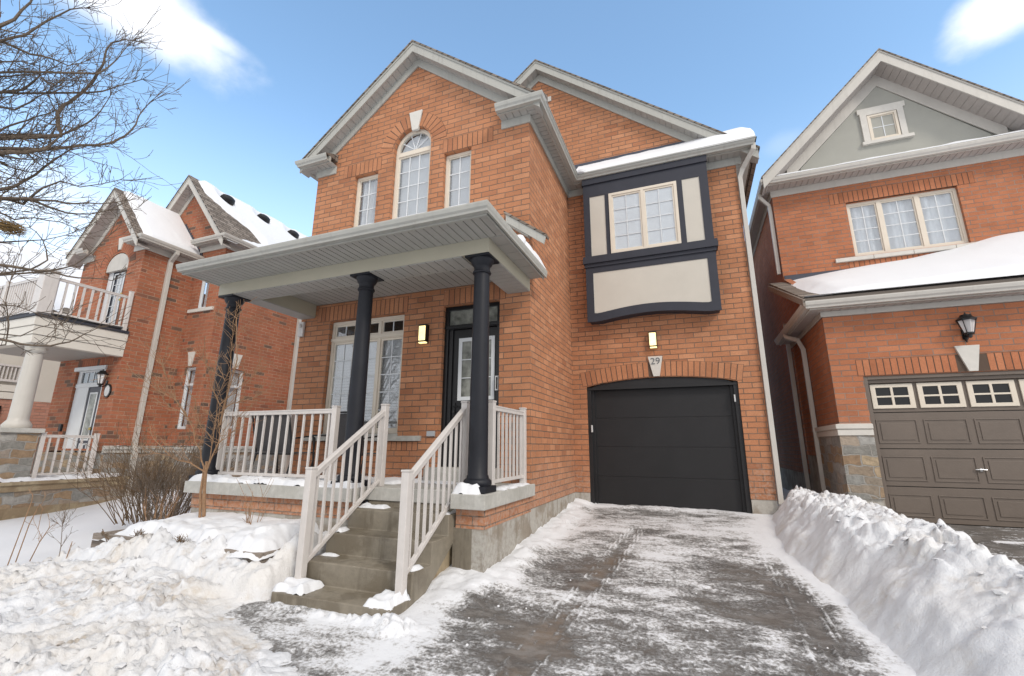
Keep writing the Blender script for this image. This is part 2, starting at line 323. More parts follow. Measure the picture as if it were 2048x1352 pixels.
# ------------------------------------------------------------------ mesh helpers
def tag(o, label=None, cat=None, group=None, kind=None):
    if label: o['label'] = label
    if cat: o['category'] = cat
    if group: o['group'] = group
    if kind: o['kind'] = kind
    return o
def thing(name, loc, label, cat, group=None):
    o = bpy.data.objects.new(name, None); COL.objects.link(o); o.location = loc; o.empty_display_size = .3
    return tag(o, label, cat, group)
ORG = {}
def origin(o):
    v = Vector((0, 0, 0))
    while o is not None: v = v + o.location; o = o.parent
    return v
class MB:
    """collects shapes in world coordinates, build() links them as ONE object"""
    def __init__(s): s.v = []; s.f = []; s.sm = []
    def add(s, vs, fs, smooth=False):
        k = len(s.v); s.v += [tuple(a) for a in vs]; s.f += [tuple(k+i for i in f) for f in fs]; s.sm += [smooth]*len(fs); return s
    def box(s, x0, x1, y0, y1, z0, z1):
        if x0 > x1: x0, x1 = x1, x0
        if y0 > y1: y0, y1 = y1, y0
        if z0 > z1: z0, z1 = z1, z0
        return s.add([(x0, y0, z0), (x1, y0, z0), (x1, y1, z0), (x0, y1, z0), (x0, y0, z1), (x1, y0, z1), (x1, y1, z1), (x0, y1, z1)],
                     [(0, 3, 2, 1), (4, 5, 6, 7), (0, 1, 5, 4), (1, 2, 6, 5), (2, 3, 7, 6), (3, 0, 4, 7)])
    def obox(s, c, ax, ay, az):
        """oriented box from centre and three half-axis vectors"""
        c, ax, ay, az = map(Vector, (c, ax, ay, az)); vs = []
        for k in (-1, 1):
            for (i, j) in ((-1, -1), (1, -1), (1, 1), (-1, 1)): vs.append(c+ax*i+ay*j+az*k)
        return s.add(vs, [(0, 3, 2, 1), (4, 5, 6, 7), (0, 1, 5, 4), (1, 2, 6, 5), (2, 3, 7, 6), (3, 0, 4, 7)])
    def poly(s, pts, axis, a0, a1, holes=(), back=True):
        """polygon in the plane across `axis` ('Y': pts are (x,z); 'X': (y,z); 'Z': (x,y)) extruded from a0 to a1, holes cut through"""
        def P(p, a): return (p[0], a, p[1]) if axis == 'Y' else ((a, p[0], p[1]) if axis == 'X' else (p[0], p[1], a))
        loops = [list(pts)]+[list(h) for h in holes]
        tri = tessellate_polygon([[Vector((p[0], p[1], 0)) for p in lp] for lp in loops])
        flat = [p for lp in loops for p in lp]; n = len(flat)
        vs = [P(p, a0) for p in flat]+[P(p, a1) for p in flat]; fs = []
        def area(lp): return sum(lp[i][0]*lp[(i+1) % len(lp)][1]-lp[(i+1) % len(lp)][0]*lp[i][1] for i in range(len(lp)))
        up_ = (1 if a1 > a0 else -1)*(1 if axis in 'XZ' else -1)
        for t in tri:
            a, b_, c_ = [flat[i] for i in t]
            ar = (b_[0]-a[0])*(c_[1]-a[1])-(c_[0]-a[0])*(b_[1]-a[1])
            tt = t if ar > 0 else (t[0], t[2], t[1])
            f1 = tuple(i+n for i in tt); f0 = (tt[0], tt[2], tt[1])
            if up_ < 0: f1 = f1[::-1]; f0 = f0[::-1]
            fs.append(f0)
            if back: fs.append(f1)
        k = 0
        for li, lp in enumerate(loops):
            ccw = area(lp) > 0
            for i in range(len(lp)):
                j = (i+1) % len(lp); q = (k+i, k+j, k+j+n, k+i+n)
                flip = (ccw != (li == 0)) != (up_ < 0)
                fs.append(q[::-1] if flip else q)
            k += len(lp)
        return s.add(vs, fs)
    def sweep(s, path, prof, ks=None, z=0.):
        """horizontal path of wall corners, profile of (outward offset, z); outward = right of travel; ks scales the offset on each leg"""
        n = len(path); ks = ks or [1.]*(n-1); rings = []
        seg = []
        for i in range(n-1):
            d = Vector((path[i+1][0]-path[i][0], path[i+1][1]-path[i][1])); d.normalize(); seg.append((d, Vector((d.y, -d.x))))
        for i in range(n):
            ring = []
            for (o_, zz_) in prof:
                p = Vector(path[i][:2])
                if i == 0: q = p+seg[0][1]*o_*ks[0]
                elif i == n-1: q = p+seg[-1][1]*o_*ks[-1]
                else:
                    (d1, n1), (d2, n2) = seg[i-1], seg[i]; a = p+n1*o_*ks[i-1]; c_ = p+n2*o_*ks[i]
                    cr = d1.x*d2.y-d1.y*d2.x
                    if abs(cr) < 1e-6: q = a
                    else:
                        w_ = c_-a; t = (w_.x*d2.y-w_.y*d2.x)/cr; q = a+d1*t
                ring.append((q.x, q.y, zz_+z))
            rings.append(ring)
        m_ = len(prof); vs = [v for r_ in rings for v in r_]; fs = []
        for i in range(n-1):
            for j in range(m_):
                k = (j+1) % m_; fs.append((i*m_+j, i*m_+k, (i+1)*m_+k, (i+1)*m_+j))
        fs.append(tuple(range(m_))[::-1]); fs.append(tuple((n-1)*m_+j for j in range(m_)))
        return s.add(vs, fs)
    def tube(s, pts, rads, sides=6, caps=True, smooth=True, flat=None):
        pts = [Vector(p) for p in pts]; n = len(pts)
        if not hasattr(rads, '__len__'): rads = [rads]*n
        vs = []; fs = []; pu = None
        for i, p in enumerate(pts):
            d = (pts[min(i+1, n-1)]-pts[max(i-1, 0)])
            if d.length < 1e-9: d = Vector((0, 0, 1))
            d.normalize()
            u = (pu-d*pu.dot(d)) if pu is not None else d.orthogonal()
            if u.length < 1e-6: u = d.orthogonal()
            u.normalize(); pu = u; w_ = d.cross(u)
            for j in range(sides):
                a = 2*math.pi*j/sides; vs.append(p+(u*math.cos(a)+w_*math.sin(a))*rads[i])
        for i in range(n-1):
            for j in range(sides):
                k = (j+1) % sides; fs.append((i*sides+j, i*sides+k, (i+1)*sides+k, (i+1)*sides+j))
        if caps: fs.append(tuple(range(sides))[::-1]); fs.append(tuple((n-1)*sides+j for j in range(sides)))
        return s.add(vs, fs, smooth)
    def rtube(s, pts, w_, h_, upv=(0, 1, 0)):
        """rectangular bar along pts; w_ half-width across, h_ half-size along upv"""
        pts = [Vector(p) for p in pts]; n = len(pts); vs = []; fs = []; U = Vector(upv)
        for i, p in enumerate(pts):
            d = (pts[min(i+1, n-1)]-pts[max(i-1, 0)]).normalized(); sdv = d.cross(U).normalized(); u2 = sdv.cross(d).normalized()
            for (a, b_) in ((-1, -1), (1, -1), (1, 1), (-1, 1)): vs.append(p+sdv*w_*a+u2*h_*b_)
        for i in range(n-1):
            for j in range(4):
                k = (j+1) % 4; fs.append((i*4+j, i*4+k, (i+1)*4+k, (i+1)*4+j))
        fs.append((3, 2, 1, 0)); fs.append(tuple((n-1)*4+j for j in range(4)))
        return s.add(vs, fs)
    def lathe(s, c, prof, sides=32):
        vs = []; fs = []
        for (r_, z_) in prof:
            for j in range(sides):
                a = 2*math.pi*j/sides; vs.append((c[0]+r_*math.cos(a), c[1]+r_*math.sin(a), z_))
        for i in range(len(prof)-1):
            for j in range(sides):
                k = (j+1) % sides; fs.append((i*sides+j, i*sides+k, (i+1)*sides+k, (i+1)*sides+j))
        fs.append(tuple(range(sides))[::-1]); fs.append(tuple((len(prof)-1)*sides+j for j in range(sides)))
        return s.add(vs, fs, True)
    def build(s, name, mat, parent=None, bevel=0., auto=False, fixn=True):
        me = bpy.data.meshes.new(name); o0 = origin(parent) if parent is not None else Vector((0, 0, 0))
        me.from_pydata([(v[0]-o0.x, v[1]-o0.y, v[2]-o0.z) for v in s.v], [], s.f)
        me.polygons.foreach_set('use_smooth', s.sm)
        if fixn:
            bm = bmesh.new(); bm.from_mesh(me); bmesh.ops.recalc_face_normals(bm, faces=bm.faces); bm.to_mesh(me); bm.free()
        me.materials.append(M(mat) if isinstance(mat, str) else mat); me.update()
        if any(s.sm): 
            try: me.set_sharp_from_angle(angle=R(42))
            except Exception: pass
        o = bpy.data.objects.new(name, me); COL.objects.link(o)
        if parent is not None: o.parent = parent
        if bevel:
            bv = o.modifiers.new('bevel', 'BEVEL'); bv.width = bevel; bv.segments = 2; bv.limit_method = 'ANGLE'; bv.angle_limit = R(35)
        return o
def arc(cx, cz, r_, a0, a1, n, rz=None):
    rz = rz or r_; return [(cx+r_*math.cos(R(a0+(a1-a0)*i/n)), cz+rz*math.sin(R(a0+(a1-a0)*i/n))) for i in range(n+1)]
def rect(x0, x1, z0, z1): return [(x0, z0), (x1, z0), (x1, z1), (x0, z1)]

# numpy noise -------------------------------------------------------
def _h(ix, iy, s=0):
    n = (ix*374761393+iy*668265263+s*1442695041) & 0xffffffff
    n = ((n ^ (n >> 13))*1274126177) & 0xffffffff
    return ((n ^ (n >> 16)) & 0xffffff)/float(0xffffff)
def vnoise(x, y, s=0):
    ix = np.floor(x).astype(np.int64); iy = np.floor(y).astype(np.int64); fx = x-ix; fy = y-iy
    u = fx*fx*(3-2*fx); v = fy*fy*(3-2*fy)
    return (_h(ix, iy, s)*(1-u)+_h(ix+1, iy, s)*u)*(1-v)+(_h(ix, iy+1, s)*(1-u)+_h(ix+1, iy+1, s)*u)*v
def fbm(x, y, o=4, s=0, g=.5):
    t = 0; a = 1.; w_ = 0
    for i in range(o): t = t+a*vnoise(x*2**i+17.3*i, y*2**i-9.1*i, s+i); w_ += a; a *= g
    return t/w_
def worley(x, y, s=0):
    ix = np.floor(x).astype(np.int64); iy = np.floor(y).astype(np.int64); d1 = np.full(x.shape, 9.); d2 = np.full(x.shape, 9.); cid = np.zeros(x.shape)
    for a in (-1, 0, 1):
        for b_ in (-1, 0, 1):
            px = ix+a+_h(ix+a, iy+b_, s); py = iy+b_+_h(ix+a, iy+b_, s+5); d = np.hypot(px-x, py-y)
            nid = _h(ix+a, iy+b_, s+9); cl = d < d1
            d2 = np.where(cl, d1, np.minimum(d2, d)); cid = np.where(cl, nid, cid); d1 = np.where(cl, d, d1)
    return d1, d2, cid
def sstep(a, b_, x): t = np.clip((x-a)/(b_-a), 0, 1); return t*t*(3-2*t)
def chunks(x, y, size, s=0):
    """rounded lumps of about `size` metres, 0..1"""
    x = x+.35*size*(fbm(x/size*1.3, y/size*1.3, 3, s+40)-.5); y = y+.35*size*(fbm(x/size*1.3+7, y/size*1.3, 3, s+50)-.5)
    d1, d2, cid = worley(x/size, y/size, s)
    return np.sqrt(np.clip(1-(d1/.75)**2, 0, 1))*(.25+.75*cid)*sstep(0, .22, d2-d1)
def slabs(x, y, size, s=0, tilt=1.6):
    """angular broken blocks: every cell a tilted facet with a crack round it"""
    x = x+.30*size*(fbm(x/size*1.1, y/size*1.1, 3, s+40)-.5); y = y+.30*size*(fbm(x/size*1.1+7, y/size*1.1, 3, s+50)-.5)
    x, y = x/size, y/size; ix = np.floor(x).astype(np.int64); iy = np.floor(y).astype(np.int64)
    d1 = np.full(x.shape, 9.); d2 = np.full(x.shape, 9.); h = np.zeros(x.shape)
    for a in (-1, 0, 1):
        for b_ in (-1, 0, 1):
            px = ix+a+_h(ix+a, iy+b_, s); py = iy+b_+_h(ix+a, iy+b_, s+5); d = np.hypot(px-x, py-y)
            hh = _h(ix+a, iy+b_, s+9)+tilt*((_h(ix+a, iy+b_, s+11)-.5)*(x-px)+(_h(ix+a, iy+b_, s+12)-.5)*(y-py)); cl = d < d1
            d2 = np.where(cl, d1, np.minimum(d2, d)); h = np.where(cl, hh, h); d1 = np.where(cl, d, d1)
    return h*sstep(0, .16, d2-d1)
def grid(name, x0, x1, y0, y1, st, zf, mat, parent=None, mask=None, attrs=None, anyv=False):
    nx = int(round((x1-x0)/st))+1; ny = int(round((y1-y0)/st))+1
    X, Y = np.meshgrid(np.linspace(x0, x1, nx), np.linspace(y0, y1, ny)); Z = zf(X, Y)
    idx = np.arange(nx*ny).reshape(ny, nx)
    F_ = np.stack([idx[:-1, :-1], idx[:-1, 1:], idx[1:, 1:], idx[1:, :-1]], -1).reshape(-1, 4)
    V = np.stack([X.ravel(), Y.ravel(), Z.ravel()], 1)
    if mask is not None:
        mk = mask(X, Y).ravel(); keep = mk[F_].any(1) if anyv else mk[F_].all(1); F_ = F_[keep]
    used = np.unique(F_); rem = -np.ones(len(V), int); rem[used] = np.arange(len(used)); F_ = rem[F_]
    o0 = origin(parent) if parent is not None else Vector((0, 0, 0)); V2 = V[used]-np.array(o0)
    me = bpy.data.meshes.new(name); me.from_pydata(V2.tolist(), [], F_.tolist())
    me.polygons.foreach_set('use_smooth', [True]*len(F_)); me.materials.append(M(mat))
    for k, fn in (attrs or {}).items():
        a = me.attributes.new(k, 'FLOAT', 'POINT'); a.data.foreach_set('value', fn(X, Y).ravel()[used].astype(np.float32))
    o = bpy.data.objects.new(name, me); COL.objects.link(o)
    if parent is not None: o.parent = parent
    return o

# ------------------------------------------------------------------ terrain
def ground(X, Y):
    z = -.2+.078*np.minimum(Y, 2.5)
    z = np.maximum(z, -.2-.078*9)
    z = z-.17*sstep(-6, -9.5, X)*sstep(2.2, 0., Y)
    return z-.05*sstep(3.6, 5.0, X)
def gnd(x, y): return float(ground(np.array([float(x)]), np.array([float(y)]))[0])
HD = dict(z=0)

# ground: one sheet to the horizon, snow covered
def axis_pts(c, near, far, st):
    a = list(np.arange(c-near, c+near+1e-6, st)); d = st
    lo_, hi_ = a[0], a[-1]
    while hi_ < far:
        d *= 1.35; hi_ += d; lo_ -= d; a.append(hi_); a.insert(0, lo_)
    return np.array(a)
gx, gy = axis_pts(-2, 12, 900, .16), axis_pts(-1, 7, 900, .16)
X, Y = np.meshgrid(gx, gy)
def yard(X, Y):
    z = ground(X, Y)+.05*(fbm(X*.8, Y*.8, 4, 3)-.5)*sstep(-4.2, -5.2, X)+.02*(fbm(X*3, Y*3, 3, 8)-.5)*sstep(-4.2, -5.2, X)
    drv = sstep(-2.6, -2.1, X)*sstep(7.5, 7.0, X)
    return z-.035*drv
Z = yard(X, Y); ny, nx = X.shape
idx = np.arange(nx*ny).reshape(ny, nx); F_ = np.stack([idx[:-1, :-1], idx[:-1, 1:], idx[1:, 1:], idx[1:, :-1]], -1).reshape(-1, 4)
me = bpy.data.meshes.new('ground'); me.from_pydata(np.stack([X.ravel(), Y.ravel(), Z.ravel()], 1).tolist(), [], F_.tolist())
me.polygons.foreach_set('use_smooth', [True]*len(F_)); me.materials.append(M('snow'))
o = bpy.data.objects.new('ground', me); COL.objects.link(o); tag(o, kind='structure')

# ================================================================== MAIN HOUSE
H = thing('brick_house', (-.6, 2.5, 0), 'orange brick house with black porch columns, navy bay window and black garage door numbered 29', 'house')
YG = 2.537
gc = -2.29
wl = MB()
holes = [rect(-3.60, -3.05, 4.75, 6.17), rect(-1.62, -1.075, 4.75, 6.17),
         [(-2.72, 4.75), (-1.91, 4.75)]+arc(-2.315, 6.50, .405, 0, 180, 16, .42),
         rect(-3.85, -2.25, 1.25, 3.255), rect(-1.50, -.50, .545, 3.285)]
wl.poly([(-4.55, .2325), (0, .2325), (0, 6.62), (gc, 8.50), (-4.55, 6.62)], 'Y', 0, .13, holes)
# side wall and porch side
wl.box(-.13, 0, .13, YG, .2325, 6.5)
arch = [(2.93, 2.19)]+[(.275+(2.93-.275)*t, 2.19+.135*math.sin(math.pi*t)**.8) for t in [i/14 for i in range(13, 0, -1)]]+[(.275, 2.19)]
g_out = [(2.93, .2325), (3.309, .2325), (3.309, 6.56), (-.64, 9.76), (-4.55, 6.59), (-4.55, 6.3), (-.0, 6.3), (-.0, .2325), (.275, .2325)]+arch[::-1]
wl.poly(g_out, 'Y', YG, YG+.13)
wl.box(3.18, 3.309, YG+.13, 11.5, .2325, 6.56); wl.box(-4.55, -4.42, .13, 11.5, .2325, 6.56); wl.box(-4.42, 3.18, 11.37, 11.5, .2325, 6.56)
wall = wl.build('wall', 'brick_orange', H)
# porch skirt brick
b = MB(); b.box(-4.60, -1.72, -1.51, -1.40, .20, .405); b.box(-.345, 0, -1.51, -1.40, .20, .405); b.box(-.13, 0, -1.40, 0, .20, .2325); b.box(-.13, 0, -1.40, -.001, .2325, .405); b.box(-4.60, -4.47, -1.40, 0, .20, .405)
b.build('porch_wall', 'brick_orange', H)
b = MB()   # foundation
b.box(-4.59, -1.73, -1.50, -1.3, -.9, .20); b.box(-.375, -.004, -1.505, -.13, -.9, .20); b.box(-.16, -.004, -.13, YG, -.9, .2325)
b.box(-.004, .27, YG+.004, YG+.16, -.9, .2325); b.box(2.935, 3.305, YG+.004, YG+.16, -.9, .2325); b.box(3.17, 3.305, YG+.16, 11.5, -.9, .2325)
b.box(-4.546, -4.4, -.1, 11.5, -.9, .2325)
b.build('foundation', 'concrete_grey', H)

def soldier(name, strips, mat, parent, mort='mortar'):
    """strips: list of quads-as-bricks; each brick is (4 (x,z) corners), on plane Y=y"""
    bk = MB(); mo = MB()
    for (y, quads, outline) in strips:
        mo.poly(outline, 'Y', y-.0025, y+.03)
        for q in quads: bk.poly(q, 'Y', y-.006, y+.02)
    o = bk.build(name, mat+'_unit', parent, bevel=.0015); mo.build('mortar_bed', mort, o); return o
def row(x0, x1, z0, z1, pitch=.096, j=.014):
    n = max(1, round((x1-x0)/pitch)); p = (x1-x0)/n
    return [rect(x0+i*p+j/2, x0+(i+1)*p-j/2, z0+j/2, z1-j/2) for i in range(n)]
def ring(cx, cz, r0, r1, a0, a1, pitch=.092, j=.5, ez=1.0):
    n = max(1, round(abs(R(a1-a0))*(r0+.06)/pitch)); qs = []
    for i in range(n):
        b0 = a0+(a1-a0)*(i+.075)/n; b1 = a0+(a1-a0)*(i+.925)/n
        P = lambda a, r_: (cx+r_*math.cos(R(a)), cz+r_*ez*math.sin(R(a)))
        qs.append([P(b0, r0+.004), P(b0, r1-.004), P(b1, r1-.004), P(b1, r0+.004)])
    out = arc(cx, cz, r1, a0, a1, 24, r1*ez)+arc(cx, cz, r0, a0, a1, 24, r0*ez)[::-1]
    return qs, out
# gable arch and flat arches
q1, o1 = ring(-2.315, 6.47, .45, .735, 4, 176)
soldier('brick_arch', [(0, q1, o1)], 'brick_orange', H)
for q_ in ((-3.89, -2.99, 6.175, 6.45), (-1.65, -.66, 6.175, 6.45), (-4.16, -2.19, 3.26, 3.545), (-1.50, -.40, 3.29, 3.565), (-4.10, -1.86, .985, 1.13)):
    soldier('soldier_course', [(0, row(*q_), rect(*q_))], 'brick_orange', H)
# garage arch: bricks standing on the segmental opening
def gar(t): return .275+(2.93-.275)*t, 2.195+.135*max(0, math.sin(math.pi*t))**.8
qs = []; N = 29; e = -.028
for i in range(N):
    ta, tb = e+(1-2*e)*(i+.075)/N, e+(1-2*e)*(i+.925)/N
    def P(t, h):
        tt = min(max(t, 0), 1); x_, z_ = gar(tt); x_ = .275+(2.93-.275)*t; lean = (t-.5)*.10*h/.28
        return (x_+lean, z_+h)
    if .455 < (ta+tb)/2 < .520: continue
    qs.append([P(ta, .006), P(tb, .006), P(tb, .275), P(ta, .275)])
for a_, b_ in ((e, .478), (.478, 1-e)):
    og = [P(a_+(b_-a_)*i/14, .0) for i in range(15)]+[P(a_+(b_-a_)*i/14, .28) for i in range(14, -1, -1)]
    soldier('garage_arch', [(YG, [q for q in qs if a_ < ((q[0][0]+q[1][0])/2-.275)/2.655 < b_], og)], 'brick_orange', H)
k = MB(); k.poly([(-2.325, 6.83), (-2.195, 6.83), (-2.125, 7.235), (-2.41, 7.235)], 'Y', -.03, .02); k.build('keystone', 'keystone', H, bevel=.004)
k = MB(); k.poly([(1.536, 2.335), (1.648, 2.335), (1.718, 2.71), (1.457, 2.71)], 'Y', YG-.03, YG+.02); ks = k.build('keystone', 'keystone', H, bevel=.004); ks['label'] = 'pale keystone with the number 29'
k = MB(); k.box(-.50, -.33, YG-.03, YG+.02, 8.93, 9.06); k.build('vent_hood', 'trim_white', H, bevel=.004)
def text_mesh(txt, size, loc, mat, parent, name, depth=.004, sx=1.):
    cu = bpy.data.curves.new('t', 'FONT'); cu.body = txt; cu.size = size; cu.extrude = depth; cu.align_x = 'CENTER'; cu.align_y = 'CENTER'
    ob = bpy.data.objects.new('t', cu); COL.objects.link(ob); dg = bpy.context.evaluated_depsgraph_get(); dg.update()
    me = bpy.data.meshes.new_from_object(ob.evaluated_get(dg)); bpy.data.objects.remove(ob)
    mt_ = Matrix.Translation(Vector(loc)-origin(parent)) @ Matrix.Rotation(R(90), 4, 'X') @ Matrix.Diagonal((sx, 1, 1, 1)); me.transform(mt_)
    me.materials.clear(); me.materials.append(M(mat)); o = bpy.data.objects.new(name, me); COL.objects.link(o); o.parent = parent; return o
text_mesh('29', .175, (1.588, YG-.034, 2.613), 'numeral', ks, 'number', .004, 1.02)

# ---- rake trim on both gables
def gable(parent, c, y, brick_apex, frieze_apex, fas_top, half, slope, over, mats=('trim_grey', 'soffit_grey'), y_back=3., hl=None, sl=None, ends=None, snowr=False, soffit_strips=True, fz_base=None):
    """c: ridge x; y: wall plane; trim apex heights; half: run from ridge to fascia end on each side"""
    hl = hl if hl is not None else half
    tr, so = mats; yf = y-over
    def chev(z_top, z_bot, w0, w1):
        return [(c-w0, z_bot-w0*slope), (c, z_bot), (c+w1, z_bot-w1*slope), (c+w1, z_top-w1*slope), (c, z_top), (c-w0, z_top-w0*slope)]
    a = MB(); w_ = fz_base or (hl-.25, half-.25)
    a.poly(chev(frieze_apex+.01, brick_apex, *w_), 'Y', y-.032, y-.002); a.build('frieze', tr, parent, bevel=.003)
    a = MB(); a.poly(chev(fas_top, frieze_apex, hl, half), 'Y', yf-.028, yf); a.poly(chev(fas_top+.008, fas_top-.045, hl, half), 'Y', yf-.042, yf-.028); a.build('fascia', tr, parent, bevel=.003)
    a = MB(); p = .115
    for sgn, ww in ((-1, hl), (1, half)):
        n = int(ww/p)
        d = Vector((sgn, 0, -slope)).normalized(); nrm = Vector((sgn*slope, 0, 1)).normalized()
        L = math.sqrt(1+slope*slope)
        for i in range(n):
            x_ = (i+.5)*p; cpt = Vector((c+sgn*x_, (y+yf)/2, frieze_apex+.012-x_*slope))
            a.obox(cpt, d*(p*L/2-.004), (0, over/2, 0), nrm*.006)
        cpt = Vector((c+sgn*ww/2, (y+yf)/2, frieze_apex+.028-ww/2*slope)); a.obox(cpt, d*(ww*L/2), (0, over/2, 0), nrm*.004)
    a.build('soffit', so, parent)
    a = MB()
    t = .035
    a.poly([(c-hl-.03, fas_top-(hl+.03)*slope), (c, fas_top), (c+half+.03, fas_top-(half+.03)*slope), (c+half+.03, fas_top+t-(half+.03)*slope), (c, fas_top+t), (c-hl-.03, fas_top+t-(hl+.03)*slope)], 'Y', yf-.06, y_back)
    return a.build('roof', 'shingle', parent)
r1 = gable(H, gc, 0, 8.27, 8.43, 8.64, 2.54, .80, .20, y_back=5.2, fz_base=(2.1, 2.1))
r2 = gable(H, -.64, YG, 9.585, 9.75, 9.965, 4.32, .81, .20, y_back=12., hl=4.25, fz_base=(4.05, 4.05))

def planks(mb, x0, x1, y0, y1, z, pitch=.115, along='Y', gap=.012, t=.012):
    """soffit boards seen from below; along = direction the grooves run"""
    if along == 'Y':
        n = max(1, round((x1-x0)/pitch)); p = (x1-x0)/n
        for i in range(n): mb.box(x0+i*p+gap/2, x0+(i+1)*p-gap/2, y0, y1, z, z+t)
    else:
        n = max(1, round((y1-y0)/pitch)); p = (y1-y0)/n
        for i in range(n): mb.box(x0, x1, y0+i*p+gap/2, y0+(i+1)*p-gap/2, z, z+t)
    mb.box(x0, x1, y0, y1, z+t+.003, z+t+.01)
GUT = [(0, 0), (.075, .0), (.082, .03), (.105, .055), (.118, .10), (.118, .12), (.108, .12), (.104, .103), (.094, .062), (.072, .036), (.066, .012), (.01, .012), (.01, .12), (0, .12)]
def gut(dx, dz, s=1.): return [(dx+a*s, dz+b_*s) for a, b_ in GUT]
def eave(parent, path, ks, zb, zs, over, mats, gz_=.115, fr_t=.03, soff=True):
    """frieze (zb..zs), level soffit at zs, sub-fascia and gutter along a run of wall corners"""
    tr, so = mats
    a = MB(); a.sweep(path, [(0.003, zb), (fr_t, zb), (fr_t, zs), (0.003, zs)]); a.build('frieze', tr, parent, bevel=.003)
    a = MB(); a.sweep(path, [(over-.03, zs-.012), (over, zs-.012), (over, zs+gz_), (over-.03, zs+gz_)], ks); a.build('fascia', tr, parent)
    a = MB(); a.sweep(path, gut(over+.002, zs+.004), ks); a.build('gutter', tr, parent)
P1 = [(-.50, 0), (0, 0), (0, YG), (3.309, YG), (3.309, 11.4)]; K1 = [1, 1, 1.25, 1]
eave(H, P1, K1, 6.34, 6.49, .21, ('trim_grey', 'soffit_grey'))
P2 = [(-4.55, 11.4), (-4.55, 0), (-4.08, 0)]
eave(H, P2, [1, 1], 6.34, 6.49, .21, ('trim_grey', 'soffit_grey'))
a = MB()
planks(a, -.50, 0, -.21, 0, 6.49); planks(a, 0, .21, -.21, YG-.2625, 6.49, along='X'); planks(a, .0, 3.52, YG-.2625, YG, 6.49); planks(a, 3.309, 3.52, YG, 11.4, 6.49, along='X')
planks(a, -4.76, -4.55, -.21, 11.4, 6.49, along='X'); planks(a, -4.55, -4.08, -.21, 0, 6.49)
a.build('eave_soffit', 'soffit_grey', H)
a = MB()    # little lids on the gable returns
for x0, x1 in ((-.50, .32), (-4.87, -4.08)): a.poly([(-.33, 6.61), (0.02, 6.61), (.02, 6.78)], 'X', x0, x1)
a.build('return_roof', 'shingle', H)
# pent roof over the garage front, its snow and the flashing
a = MB(); a.add([(.0, 2.14, 6.60), (3.66, 2.14, 6.60), (3.15, YG+.01, 7.0), (-.0, YG+.01, 7.0), (3.66, 5, 6.60)], [(0, 1, 2, 3), (1, 4, 2)]); a.build('roof_skirt', 'shingle', H)
a = MB(); a.box(0.005, 2.75, YG-.02, YG-.002, 6.95, 7.105); a.build('flashing', 'flashing', H)
def skirt_snow(X, Y):
    t = np.clip((Y-2.13)/(YG-2.13), 0, 1)
    base = 6.60+t*.40
    e_ = sstep(0, .16, Y-2.10)
    hip = sstep(2.2, 3.1, X)
    z = base+.07*e_*(.75+.5*fbm(X*2.2, Y*2.2, 3, 2))+hip*(.03+.08*fbm(X*1.7, Y*1.7, 3, 4))*e_*sstep(3.66, 3.45, X)
    return z*1.0-.02*(1-e_)
o = grid('roof_snow', .26, 3.64, 2.11, YG+.02, .03, skirt_snow, 'snow', H)
def side_snow(X, Y):      # strip lying behind the gable-side gutter, seen past it
    t = np.clip((.30-X)/.5, 0, 1); e_ = sstep(.0, .10, .33-X)
    return 6.61+.8*(.30-X)+e_*(.10+.10*fbm(Y*2.6, X*2, 3, 6)*sstep(-.3, .3, Y)+.07*sstep(1.2, 2.0, Y))
grid('roof_snow', -.25, .335, -.1, 2.45, .03, side_snow, 'snow', H)
a = MB()
def drip(pts, r_): a.tube(pts, r_, 8)
a.lathe((.40, 2.16), [(.02, 6.60), (.09, 6.61), (.10, 6.66), (.06, 6.72), (.01, 6.74)], 12); a.build('roof_snow', 'snow', H)
# main roof side slopes reach back; downspout on the right corner
a = MB(); a.rtube([(3.60, 2.25, 6.53), (3.60, 2.25, 6.44), (3.42, 2.50, 6.22), (3.355, 2.53, 6.05), (3.355, 2.53, .18)], .038, .05, (0, 1, 0)); a.build('downspout', 'trim_white', H, bevel=.006)

# ---- windows
def window(parent, x0, x1, z0, z1, y, fw_=.055, cols=2, rows=3, mat='frame_beige', blind='slats', sash=.0, glass='glass', axis='Y', extra_back=.0):
    """frame > pane, grille, blind. y = outer face of the frame; looks towards -Y (axis 'Y') or +X (axis 'X')"""
    def T(mb):
        if axis == 'X':
            mb.v = [(y-(v[1]-y), v[0], v[2]) for v in mb.v]     # along-wall coordinate becomes Y, depth goes to -X
        return mb
    f = MB(); f.poly(rect(x0, x1, z0, z1), 'Y', y, y+.07, [rect(x0+fw_, x1-fw_, z0+fw_, z1-fw_)])
    s_ = fw_*.45; f.poly(rect(x0+fw_, x1-fw_, z0+fw_, z1-fw_), 'Y', y+.02, y+.06, [rect(x0+fw_+s_, x1-fw_-s_, z0+fw_+s_, z1-fw_-s_)])
    fr = T(f).build('window', mat, parent, bevel=.003)
    gx0, gx1, gz0, gz1 = x0+fw_+s_, x1-fw_-s_, z0+fw_+s_, z1-fw_-s_
    g = MB(); g.box(gx0, gx1, y+.036, y+.040, gz0, gz1); T(g).build('pane', glass, fr)
    g = MB(); t = .009
    for i in range(1, cols): x = gx0+(gx1-gx0)*i/cols; g.box(x-t, x+t, y+.026, y+.0355, gz0, gz1)
    for i in range(1, rows): z = gz0+(gz1-gz0)*i/rows; g.box(gx0, gx1, y+.027, y+.0345, z-t, z+t)
    if cols*rows > 1: T(g).build('grille', 'frame_white', fr)
    blinds(fr, gx0, gx1, gz0, gz1, y+.075, blind, T)
    return fr
